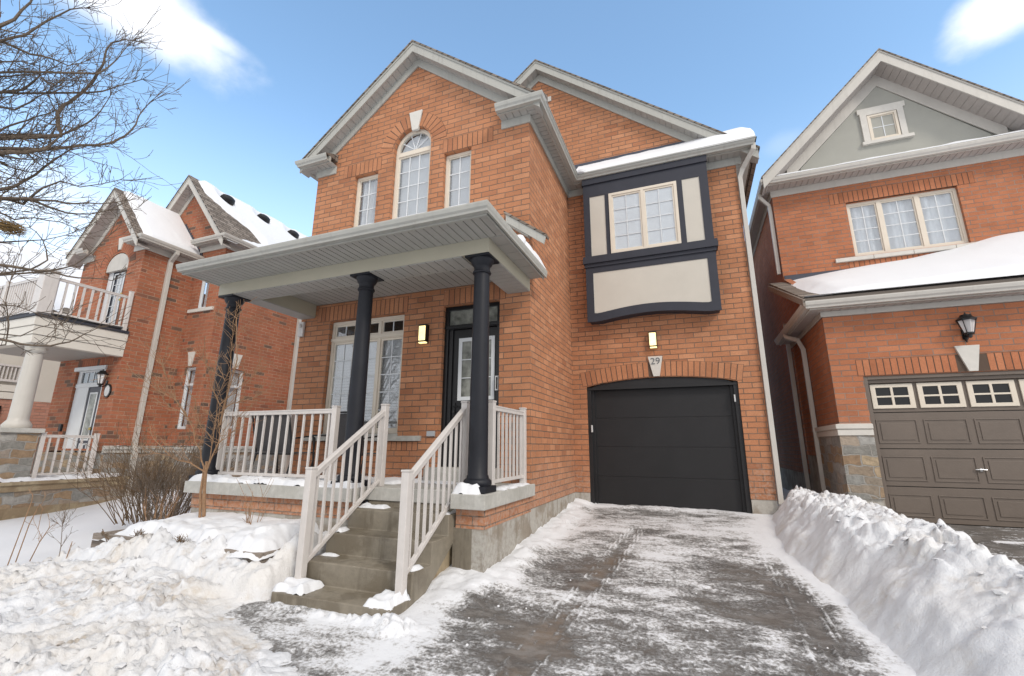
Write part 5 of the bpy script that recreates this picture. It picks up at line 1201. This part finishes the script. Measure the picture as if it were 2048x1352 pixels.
o = grid('snow_bank', 2.85, 5.25, -6.2, 4.7, .022, rbank, 'snow_bank'); tag(o, 'long shovelled snow bank between the two driveways, right foreground', 'snow bank')
mb = MB()
for i in range(160):
    y = random.uniform(-3.6, 3.0); x = float(xl(y))+random.uniform(.55, 1.6); z = float(rbank(np.array([x]), np.array([y]))[0]); lump(mb, (x, y, z+.005), random.uniform(.012, .04)*(1.8 if random.random() < .1 else 1), .35)
mb.build('snow_lumps', 'snow_bank', o, fixn=False)['kind'] = 'stuff'
PG = [(-1.72, -1.50), (-1.73, -2.55), (-1.85, -2.72), (-1.45, -2.93), (-.85, -3.10), (-.35, -3.42), (-.05, -4.2), (.15, -6.2), (-9.5, -6.2), (-9.5, -3.6), (-6.6, -3.0), (-5.3, -2.55), (-4.7, -2.30), (-4.3, -2.18), (-2.75, -2.18), (-2.16, -2.30), (-2.14, -1.50)]
def psd(X, Y, pg):
    d = near_seg(X, Y, pg+[pg[0]]); ins = np.zeros(X.shape, bool); n = len(pg)
    for i in range(n):
        (x1, y1), (x2, y2) = pg[i], pg[(i+1) % n]
        c_ = ((y1 > Y) != (y2 > Y)) & (X < (x2-x1)*(Y-y1)/((y2-y1) if y2 != y1 else 1e-9)+x1); ins ^= c_
    return np.where(ins, d, -d)
def lpile(X, Y):
    g_ = ground(X, Y); d = psd(X, Y, PG)+.16*(fbm(X*3, Y*3, 4, 101)-.5)
    e_ = .25*sstep(-.12, .10, d)+.75*sstep(.0, .75, d)
    e_ = np.maximum(e_, sstep(-.06, .2, d)*sstep(-2.75, -2.6, Y))
    top = .19+.24*np.exp(-(((X+3.55)/1.15)**2+((Y+2.35)/.50)**2))-.07*sstep(-5.2, -6.2, X)+.10*(fbm(X*1.1, Y*1.1, 3, 102)-.5)
    top = top-.03*sstep(-2.9, -2.0, X)*sstep(-3.2, -2.6, Y)+.24*sstep(-2.4, -2.1, X)*sstep(-2.75, -2.0, Y)
    X2 = X+.22*(fbm(X*3, Y*3, 4, 120)-.5); Y2 = Y+.22*(fbm(X*3+9, Y*3, 4, 121)-.5); pk = sstep(.38, .62, fbm(X*1.9, Y*1.9, 3, 122))
    ch = .085*(fbm(X*2.6, Y*2.6, 4, 123)-.5)*2+.065*(chunks(X2, Y2, .42, 103)-.3)+pk*.070*(slabs(X2, Y2, .19, 104)-.35)+(.4+.6*pk)*.045*(slabs(X2, Y2, .095, 105)-.3)+.022*slabs(X2, Y2, .05, 108)+.045*(fbm(X*12, Y*12, 4, 106)-.5)
    h = top*e_+ch*e_
    return g_-.05+np.where(d > -.2, np.maximum(h+.02*e_, 0), 0)
o = grid('snow_pile', -9.0, .25, -6.0, -1.50, .021, lpile, 'snow_dirty', mask=lambda X, Y: (psd(X, Y, PG) > -.22) & ((Y < -2.2) | (X > -2.18)) & ((X < -1.70) | (Y < -2.62))); tag(o, 'lumpy dirty snow pile left of the front steps', 'snow pile')
mb = MB()
for i in range(170):
    x = random.uniform(-6, .0); y = random.uniform(-4.8, -2.5)
    if psd(np.array([x]), np.array([y]), PG)[0] < .02: continue
    z = float(lpile(np.array([x]), np.array([y]))[0]); lump(mb, (x, y, z), random.uniform(.010, .035)*(2.0 if random.random() < .10 else 1), .4)
mb.build('snow_lumps', 'snow_dirty', o, fixn=False)['kind'] = 'stuff'

# ================================================================== GARDEN BED
B = thing('garden_bed', (-3.6, -2.0, -.3), 'weathered timber garden bed full of snow in front of the porch', 'garden bed')
f = MB(); f.box(-5.03, -2.14, -2.40, -2.35, -.40, -.03); f.build('board', 'wood_grey', B, bevel=.006); f = MB(); f.box(-5.03, -4.98, -2.349, -1.55, -.40, -.035); f.build('board', 'wood_grey', B, bevel=.006); f = MB(); f.box(-2.19, -2.14, -2.349, -1.55, -.40, -.033); f.build('board', 'wood_grey', B, bevel=.006)
def bsnow(X, Y):
    d = np.minimum(np.minimum(X+5.02-.25, -2.10-X), Y+2.42)+.22*(fbm(X*3.5, Y*3.5, 4, 111)-.5)
    drape = .10*sstep(-4.55, -4.2, X)*sstep(-2.6, -2.95, X)
    return -.10+sstep(-.05, .20, d)*(.075+.05*sstep(-4.75, -4.3, X)+.07*sstep(-2.4, -1.6, Y)+.075*fbm(X*2.4, Y*2.4, 4, 112)+.050*(slabs(X, Y, .2, 113)-.2)*sstep(-1.6, -2.3, Y)+.045*fbm(X*7, Y*7, 3, 114))-.0*drape
grid('snow', -5.02, -2.12, -2.44, -1.50, .025, bsnow, 'snow', B)
# snow drift along the porch wall left of the bed
# ================================================================== PLANTS
def twig(mb, p, d, L, r0, depth, k=5, spread=.7, curl=.25, sides=4, upw=.15, taper=.35, kids=(2, 4), rmin=.0022):
    n = 4; pts = [Vector(p)]; d = Vector(d).normalized()
    for i in range(n):
        d = (d+Vector((random.gauss(0, curl), random.gauss(0, curl), random.gauss(0, curl)+upw))*.5).normalized(); pts.append(pts[-1]+d*L/n)
    mb.tube(pts, [max(rmin, r0*(1-(1-taper)*i/n)) for i in range(n+1)], sides if r0 > .006 else 3, caps=False)
    if depth > 0:
        for c_ in range(random.randint(*kids)):
            t_ = random.uniform(.25, 1.); i = min(n-1, int(t_*n)); q = pts[i].lerp(pts[i+1], t_*n-i)
            dd = (d+Vector((random.gauss(0, spread), random.gauss(0, spread), random.gauss(0, spread)))).normalized()
            twig(mb, q, dd, L*random.uniform(.45, .75), max(rmin, r0*.55), depth-1, k, spread, curl, sides, upw, taper, kids, rmin)
LIMBS = [
 (0.042, [(-5.35, -4.20, 4.25), (-5.14, -4.06, 4.37), (-4.97, -3.92, 4.42), (-4.88, -3.81, 4.51), (-4.86, -3.75, 4.65), (-4.86, -3.70, 4.78)]),
 (0.030, [(-4.86, -3.70, 4.78), (-4.92, -3.73, 4.93), (-4.95, -3.75, 5.08), (-4.91, -3.74, 5.20), (-4.79, -3.69, 5.32), (-4.67, -3.65, 5.47), (-4.57, -3.63, 5.66), (-4.51, -3.62, 5.80), (-4.50, -3.63, 6.00), (-4.45, -3.61, 6.12), (-4.32, -3.55, 6.18), (-4.25, -3.49, 6.19)]),
 (0.026, [(-4.96, -3.79, 4.55), (-4.88, -3.67, 4.63), (-4.74, -3.53, 4.73), (-4.50, -3.35, 4.83), (-4.45, -3.26, 4.98), (-4.42, -3.19, 5.20), (-4.48, -3.15, 5.39), (-4.43, -3.09, 5.63)]),
 (0.020, [(-5.23, -3.57, 4.98), (-5.15, -3.48, 5.12), (-5.09, -3.40, 5.26), (-5.08, -3.35, 5.38), (-5.03, -3.30, 5.61), (-5.04, -3.26, 5.80)]),
 (0.018, [(-4.37, -3.70, 5.53), (-4.33, -3.64, 5.66), (-4.28, -3.59, 5.82), (-4.22, -3.55, 6.04)]),
 (0.018, [(-4.75, -3.61, 5.45), (-4.64, -3.51, 5.52), (-4.53, -3.42, 5.64), (-4.29, -3.29, 5.78)]),
 (0.034, [(-4.96, -4.56, 5.41), (-4.74, -4.45, 5.63), (-4.68, -4.38, 5.77), (-4.59, -4.33, 6.03), (-4.56, -4.32, 6.36)]),
 (0.026, [(-5.05, -4.50, 5.44), (-4.87, -4.38, 5.54), (-4.68, -4.27, 5.66), (-4.50, -4.19, 5.88), (-4.31, -4.10, 6.06), (-4.19, -4.01, 6.13)]),
 (0.022, [(-5.18, -4.50, 5.69), (-4.87, -4.26, 5.57), (-4.82, -4.15, 5.56), (-4.65, -4.00, 5.56), (-4.61, -3.89, 5.56), (-4.57, -3.81, 5.65)]),
 (0.020, [(-5.35, -4.38, 5.39), (-5.22, -4.25, 5.50), (-5.10, -4.11, 5.60), (-5.11, -4.02, 5.64)]),
 (0.026, [(-5.53, -4.27, 5.12), (-5.35, -4.14, 5.20), (-5.20, -4.01, 5.30), (-5.09, -3.94, 5.54), (-5.06, -3.82, 5.45), (-5.03, -3.76, 5.61)]),
 (0.022, [(-5.54, -4.24, 4.97), (-5.34, -4.11, 5.02), (-5.26, -4.01, 5.03), (-5.16, -3.94, 5.16), (-5.08, -3.88, 5.30), (-4.94, -3.80, 5.46)]),
 (0.020, [(-5.51, -4.32, 5.32), (-5.25, -4.13, 5.41), (-5.15, -4.00, 5.51), (-5.08, -3.90, 5.64)]),
 (0.028, [(-5.34, -4.08, 3.82), (-5.22, -3.95, 3.97), (-5.21, -3.84, 4.08), (-5.13, -3.73, 4.28), (-5.03, -3.63, 4.54), (-4.99, -3.54, 4.72), (-4.89, -3.40, 4.86)]),
 (0.026, [(-5.34, -4.08, 3.80), (-5.21, -3.93, 3.87), (-5.01, -3.76, 3.91), (-4.86, -3.60, 3.94), (-4.76, -3.45, 3.96), (-4.59, -3.29, 4.01), (-4.41, -3.13, 4.10)]),
 (0.022, [(-5.15, -3.71, 3.96), (-5.09, -3.54, 3.93), (-5.08, -3.40, 3.93), (-4.93, -3.22, 3.97), (-4.83, -3.07, 4.09)]),
 (0.022, [(-5.35, -3.89, 3.93), (-5.24, -3.73, 3.90), (-5.12, -3.64, 4.15), (-5.04, -3.53, 4.29), (-4.93, -3.38, 4.27), (-4.56, -3.16, 4.42)]),
 (0.020, [(-5.45, -4.13, 4.24), (-5.31, -3.98, 4.33), (-5.12, -3.78, 4.28), (-5.02, -3.66, 4.37)]),
 (0.026, [(-5.16, -4.03, 3.04), (-4.97, -3.86, 3.02), (-4.82, -3.71, 3.01), (-4.67, -3.56, 3.02), (-4.59, -3.43, 2.99), (-4.44, -3.28, 3.00), (-4.29, -3.13, 3.00)]),
 (0.016, [(-4.99, -3.43, 3.11), (-4.83, -3.29, 3.22), (-4.73, -3.19, 3.42), (-4.63, -3.10, 3.68)]),
 (0.016, [(-4.95, -3.62, 3.05), (-4.88, -3.52, 3.20), (-5.04, -3.55, 3.48), (-5.31, -3.59, 3.67)]),
 (0.018, [(-5.38, -3.98, 3.34), (-5.25, -3.82, 3.36), (-5.17, -3.69, 3.42), (-5.02, -3.54, 3.48), (-4.91, -3.41, 3.58)]),
 (0.018, [(-5.36, -4.03, 3.57), (-5.19, -3.91, 3.69), (-5.15, -3.79, 3.65), (-5.03, -3.67, 3.71), (-4.85, -3.51, 3.70), (-4.79, -3.39, 3.67)]),
 (0.022, [(-4.93, -3.95, 2.21), (-4.75, -3.78, 2.16), (-4.67, -3.64, 2.13), (-4.47, -3.47, 2.13), (-4.37, -3.36, 2.19), (-4.31, -3.27, 2.30), (-4.27, -3.18, 2.39)]),
 (0.014, [(-5.30, -3.82, 2.42), (-5.13, -3.66, 2.28), (-4.98, -3.54, 2.27), (-4.83, -3.46, 2.38), (-4.67, -3.35, 2.43)]),
 (0.016, [(-4.99, -3.96, 2.58), (-4.89, -3.80, 2.56), (-4.87, -3.69, 2.58), (-4.80, -3.54, 2.53)]),
 (0.012, [(-4.87, -3.68, 2.13), (-4.86, -3.70, 2.35), (-4.91, -3.76, 2.63), (-4.90, -3.77, 2.86)]),
 (0.020, [(-5.56, -4.19, 4.74), (-5.42, -4.03, 4.77), (-5.32, -3.92, 4.94), (-5.27, -3.83, 5.07), (-5.15, -3.71, 5.22), (-5.16, -3.61, 5.27)]),
]

random.seed(21)
T_ = thing('bare_tree', (-6.9, -5.3, gnd(-6.9, -5.3)), 'bare leafless tree reaching in over the left edge of the yard', 'tree')
mb = MB(); mb.tube([(-6.9, -5.3, -.8), (-6.88, -5.28, .6), (-6.95, -5.25, 2.4), (-6.85, -5.3, 4.6), (-6.9, -5.2, 6.6), (-6.7, -5.2, 8.2)], [.17, .135, .115, .09, .06, .02], 14)
mb.build('trunk', 'bark', T_, fixn=False)
mb = MB(); tw = MB()
for r0, pts in LIMBS:
    pts = [Vector(p) for p in pts]; s0 = pts[0]; root_ = Vector((-6.87, -5.25, max(.9, s0.z-.75)))
    mid = root_.lerp(s0, .5)+Vector((0, 0, .1)); full = [root_, mid]+pts
    # add small kinks between the guide points
    fine = [full[0]]
    for a, b_ in zip(full[:-1], full[1:]):
        L_ = (b_-a).length
        for q in (.5, 1.): fine.append(a.lerp(b_, q)+(Vector((random.gauss(0, 1), random.gauss(0, 1), random.gauss(0, 1)))*.022*L_*(q < 1)))
    n = len(fine); rr = [max(.0045, r0*.92*(1-.80*(i/(n-1))**1.1)) for i in range(n)]
    mb.tube(fine, rr, 7, caps=False)
    for i in range(2, n-1):
        a, b_ = fine[i], fine[i+1]; dd = (b_-a).normalized(); L_ = (b_-a).length
        for c_ in range(max(1, int(L_/.050))):
            if random.random() < (.20 if a.z > 3.6 else .80): continue
            q = a.lerp(b_, random.random()); perp = Vector((random.gauss(0, 1), random.gauss(0, .7), random.gauss(0, 1)+.1)); perp = (perp-dd*perp.dot(dd)).normalized()
            ln = random.uniform(.16, .55)*(1.15-.45*i/n); twig(tw, q, dd*.75+perp*.9, ln, max(.0040, rr[i]*.36), 2, spread=.6, curl=.24, kids=(1, 3), rmin=.0026)
    e_ = fine[-1]; dd = (fine[-1]-fine[-2]).normalized()
    for c_ in range(4): twig(tw, e_, dd+Vector((random.gauss(0, .4), random.gauss(0, .4), random.gauss(0, .4))), random.uniform(.2, .45), .0045, 1, kids=(1, 3), rmin=.0026)
mb.build('branches', 'bark', T_, fixn=False); tw.build('twigs', 'bark', T_, fixn=False)
nm = MB()
for i in range(230):
    a = random.uniform(0, 6.28); r_ = random.uniform(.02, .12); c_ = Vector((-5.02+r_*math.cos(a), -3.86+r_*math.sin(a), 3.49+random.gauss(0, .035)))
    d = Vector((-math.sin(a)+random.gauss(0, .4), math.cos(a)+random.gauss(0, .4), random.gauss(0, .25))).normalized()*random.uniform(.05, .13); nm.tube([c_-d, c_+Vector((0, 0, random.gauss(0, .01))), c_+d], .0026, 3, caps=False)
tag(nm.build('bird_nest', 'nest', fixn=False), 'straw coloured bird nest in the bare branches at the left edge', 'nest')

SAP = [
 [(-3.89, -1.82, 0.13), (-3.85, -1.88, 0.43), (-3.80, -1.93, 0.71), (-3.77, -1.95, 0.81)],
 [(-3.80, -1.93, 0.71), (-3.92, -1.97, 1.00), (-4.05, -2.01, 1.25), (-4.21, -2.04, 1.42)],
 [(-3.80, -1.93, 0.71), (-3.91, -2.09, 0.84), (-4.06, -2.25, 0.92), (-4.29, -2.44, 1.01)],
 [(-3.80, -1.93, 0.71), (-3.67, -1.95, 1.00), (-3.60, -1.97, 1.19), (-3.56, -2.05, 1.57)],
 [(-3.58, -2.00, 1.31), (-3.53, -2.01, 1.63), (-3.40, -2.03, 2.16), (-3.42, -2.11, 2.69), (-3.41, -2.08, 2.80)],
 [(-3.58, -2.00, 1.31), (-3.39, -2.10, 1.69), (-3.23, -2.26, 2.23), (-3.11, -2.38, 2.58)],
 [(-3.80, -1.93, 0.71), (-3.69, -1.99, 1.12), (-3.58, -2.09, 1.69), (-3.48, -2.10, 1.88), (-3.53, -2.15, 2.01)],
 [(-3.98, -2.18, 1.41), (-4.24, -2.24, 1.54), (-4.41, -2.27, 1.70), (-4.61, -2.33, 1.91)],
 [(-3.98, -2.18, 1.41), (-4.04, -2.36, 1.68), (-4.03, -2.50, 1.92), (-4.03, -2.66, 2.21)],
 [(-3.90, -2.11, 1.25), (-4.10, -2.28, 1.63), (-4.39, -2.44, 1.82), (-4.60, -2.56, 1.97)],
 [(-3.56, -2.06, 1.57), (-3.43, -1.98, 1.77), (-3.29, -1.89, 1.90), (-3.22, -1.82, 2.08)],
 [(-3.56, -2.06, 1.57), (-3.58, -2.21, 1.81), (-3.52, -2.32, 2.01), (-3.52, -2.45, 2.18)],
 [(-3.60, -2.04, 1.44), (-3.44, -2.01, 1.57), (-3.26, -1.94, 1.63), (-3.11, -1.89, 1.70)],
 [(-4.22, -2.15, 0.92), (-4.50, -2.20, 1.12), (-4.66, -2.20, 1.32)],
 [(-3.68, -1.99, 1.12), (-3.74, -2.15, 1.31), (-3.70, -2.29, 1.61), (-3.68, -2.41, 1.79)],
 [(-4.19, -2.40, 1.94), (-4.22, -2.45, 2.13), (-4.15, -2.46, 2.33)],
 [(-3.67, -1.95, 1.00), (-3.63, -1.90, 1.12), (-3.53, -1.82, 1.26), (-3.52, -1.79, 1.45)],
]

random.seed(5)
T2 = thing('young_tree', (-3.89, -1.82, .1), 'young bare tree with two thin tan stems growing from the garden bed', 'tree')
mb = MB(); mb.tube([(-3.87, -1.80, -.1), (-3.86, -1.83, .2), (-3.84, -1.89, .5), (-3.79, -1.95, .85)], [.026, .022, .02, .017], 8); mb.tube([(-3.90, -1.83, -.1), (-3.89, -1.86, .2), (-3.885, -1.9, .45), (-3.82, -1.95, .80)], [.019, .017, .015, .012], 8)
mb.build('trunk', 'twig_tan', T2, fixn=False)
mb = MB()
for j, pts in enumerate(SAP[1:]):
    pts = [Vector(p) for p in pts]; fine = [pts[0]]
    for a, b_ in zip(pts[:-1], pts[1:]): fine += [a.lerp(b_, .5)+Vector((random.gauss(0, .012), random.gauss(0, .012), random.gauss(0, .012))), b_]
    n = len(fine); r0 = .011 if j < 4 else .0065; rr = [max(.0028, r0*(1-.75*i/(n-1))) for i in range(n)]; mb.tube(fine, rr, 5, caps=False)
    for i in range(1, n-1):
        for c_ in range(3):
            dd = (fine[i+1]-fine[i]).normalized(); twig(mb, fine[i].lerp(fine[i+1], random.random()), dd*.6+Vector((random.gauss(0, .6), random.gauss(0, .6), random.gauss(.25, .4))), random.uniform(.12, .38), .0034, 1, spread=.5, kids=(1, 3), rmin=.002)
mb.build('crown', 'twig_tan', T2, fixn=False)
def shrub(name, c, r_, h, n, mat, label, lean=.5, depth=2, r0=.006, sd_=3, group=None, spread=.35):
    random.seed(sd_); mb = MB()
    for i in range(n):
        a = random.uniform(0, 6.28); rr = r_*.35*math.sqrt(random.random()); p = (c[0]+rr*math.cos(a), c[1]+rr*math.sin(a), c[2]-.05)
        d = Vector((math.cos(a)*lean*random.random(), math.sin(a)*lean*random.random(), 1.)); twig(mb, p, d, h*random.uniform(.55, 1.), r0, depth, spread=spread, curl=.16, upw=.08, kids=(2, 4) if depth > 1 else (1, 3), rmin=.0024)
    o = mb.build(name, mat, fixn=False); tag(o, label, 'shrub' if n > 12 else 'plant', group); return o
shrub('bare_shrub', (-6.55, -.75, -.16), 1.5, 1.10, 100, 'twig_brown', 'dense rounded brown bare shrub beside the neighbour\'s stone porch', .95, 2, .007, 4)
shrub('bare_shrub', (-5.9, -1.0, -.10), .8, .95, 55, 'twig_grey', 'smaller grey twiggy shrub just left of our porch corner', .9, 2, .005, 6)
shrub('dead_stems', (-4.9, -1.75, .10), .5, .34, 14, 'twig_tan', 'short reddish cut stems at the left end of the garden bed', .6, 1, .006, 7)
shrub('dead_stems', (-2.95, -1.85, .12), .16, .42, 8, 'twig_tan', 'small clump of brown stems in the bed near the railing', .35, 1, .006, 8)
def stalk(name, pts, label, sub=0, r_=.006, mat='twig_tan', g_='dried garden stalks in the snow'):
    random.seed(int(abs(pts[0][0])*100)); mb = MB(); P_ = [Vector(p) for p in pts]; mb.tube(P_, [r_*(1-.5*i/(len(P_)-1)) for i in range(len(P_))], 5, caps=False)
    for i in range(sub):
        t_ = random.uniform(.3, 1.)*(len(P_)-1); k_ = min(len(P_)-2, int(t_)); q = P_[k_].lerp(P_[k_+1], t_-k_); twig(mb, q, Vector((random.gauss(0, .6), random.gauss(0, .6), .9)), random.uniform(.06, .2), .003, 1, kids=(1, 3), rmin=.002)
    tag(mb.build(name, mat, fixn=False), label, 'plant', g_)
stalk('dried_stalk', [(-5.66, -2.88, -.36), (-5.60, -2.86, .05), (-5.56, -2.84, .38), (-5.60, -2.83, .46)], 'tall straight dried stalk nearest the left edge', 2)
stalk('dried_stalk', [(-5.56, -2.86, -.36), (-5.50, -2.84, .1), (-5.42, -2.82, .34), (-5.34, -2.82, .30), (-5.33, -2.82, .05)], 'tall dried stalk bent over at its top', 3)
stalk('dried_stalk', [(-5.42, -2.80, -.36), (-5.33, -2.78, -.1), (-5.25, -2.76, .05), (-5.23, -2.76, .09)], 'short dried stalk with a forked tip', 6)
stalk('dried_stalk', [(-5.10, -2.66, -.36), (-5.16, -2.64, -.15), (-5.26, -2.62, .05), (-5.32, -2.60, .18)], 'leaning dried stalk with many fine side shoots', 16, .005, 'twig_grey')
stalk('dried_stalk', [(-4.97, -2.66, -.34), (-4.96, -2.65, -.2), (-4.95, -2.64, -.08)], 'single short red-brown stub', 1)
mb = MB(); random.seed(3)
for i in range(9):
    a = random.uniform(-.5, .6); p = Vector((-4.72, -2.44, -.02)); d = Vector((math.cos(a), -.25, math.sin(a)*.5-.1))*random.uniform(.12, .26); mb.tube([p-d*.6, p+d], .005, 4)
tag(mb.build('fallen_twigs', 'twig_brown', fixn=False), 'dark broken twigs lying on the left end of the garden bed board', 'twigs')
for (x, y, lb) in ((-3.30, -2.46, 'withered seed head poking out of the bed edge, middle'), (-4.05, -2.44, 'small brown withered leaf clump on the bed edge')):
    mb = MB(); random.seed(int(-x*10))
    for i in range(26): twig(mb, (x+random.gauss(0, .04), y, .0), (random.gauss(0, 1), random.gauss(0, .6), .7), .07, .004, 1, kids=(1, 2))
    tag(mb.build('seed_head', 'twig_brown', fixn=False), lb, 'plant')

# ================================================================== PORCH FURNITURE
def chair(name, x, y, w_, label, g=None, rot=0):
    t_ = thing(name, (x, y, .56), label, 'chair', g)
    z = .56; hw = w_/2
    f = MB(); f.box(x-hw+.03, x+hw-.03, y-.25, y+.24, z+.375, z+.395); f.build('seat', 'sling_fabric', t_, bevel=.004)
    f = MB(); f.poly([(y-.22, z+.40), (y-.34, z+.95), (y-.325, z+.955), (y-.20, z+.40)], 'X', x-hw+.03, x+hw-.03); f.build('backrest', 'sling_fabric', t_)
    for sx_ in (-1, 1):
        f = MB(); xx = x+sx_*hw; f.tube([(xx, y-.36, z+.97), (xx, y-.20, z+.36), (xx, y-.30, z+.0)], .013, 6); f.build('leg', 'metal_black', t_)
        f = MB(); f.tube([(xx, y+.24, z), (xx, y+.20, z+.38), (xx, y+.20, z+.62), (xx, y+.12, z+.645), (xx, y-.24, z+.60)], .013, 6); f.build('armrest', 'metal_black', t_)
    f = MB(); f.tube([(x-hw, y-.36, z+.97), (x+hw, y-.36, z+.97)], .013, 6); f.tube([(x-hw, y+.23, z+.385), (x+hw, y+.23, z+.385)], .012, 6); f.tube([(x-hw, y-.22, z+.37), (x+hw, y-.22, z+.37)], .012, 6); f.build('frame', 'metal_black', t_)
    return t_
chair('patio_chair', -3.90, -.62, .76, 'wide dark sling chair behind the level porch railing', 'patio chairs on the porch')
chair('patio_chair', -2.50, -.55, .50, 'narrower dark sling chair half hidden behind the middle column', 'patio chairs on the porch')
t_ = thing('side_table', (-3.1, -.5, .56), 'small black side table between the two porch chairs', 'table')
f = MB(); f.box(-3.32, -2.86, -.72, -.30, 1.20, 1.222); f.build('table_top', 'metal_black', t_, bevel=.003)
for sx_ in (-1, 1):
    for sy_ in (-1, 1): f = MB(); f.tube([(-3.09+sx_*.20, -.51+sy_*.18, 1.2), (-3.09+sx_*.17, -.51+sy_*.15, .88), (-3.09+sx_*.22, -.51+sy_*.2, .565)], .011, 6); f.build('leg', 'metal_black', t_)
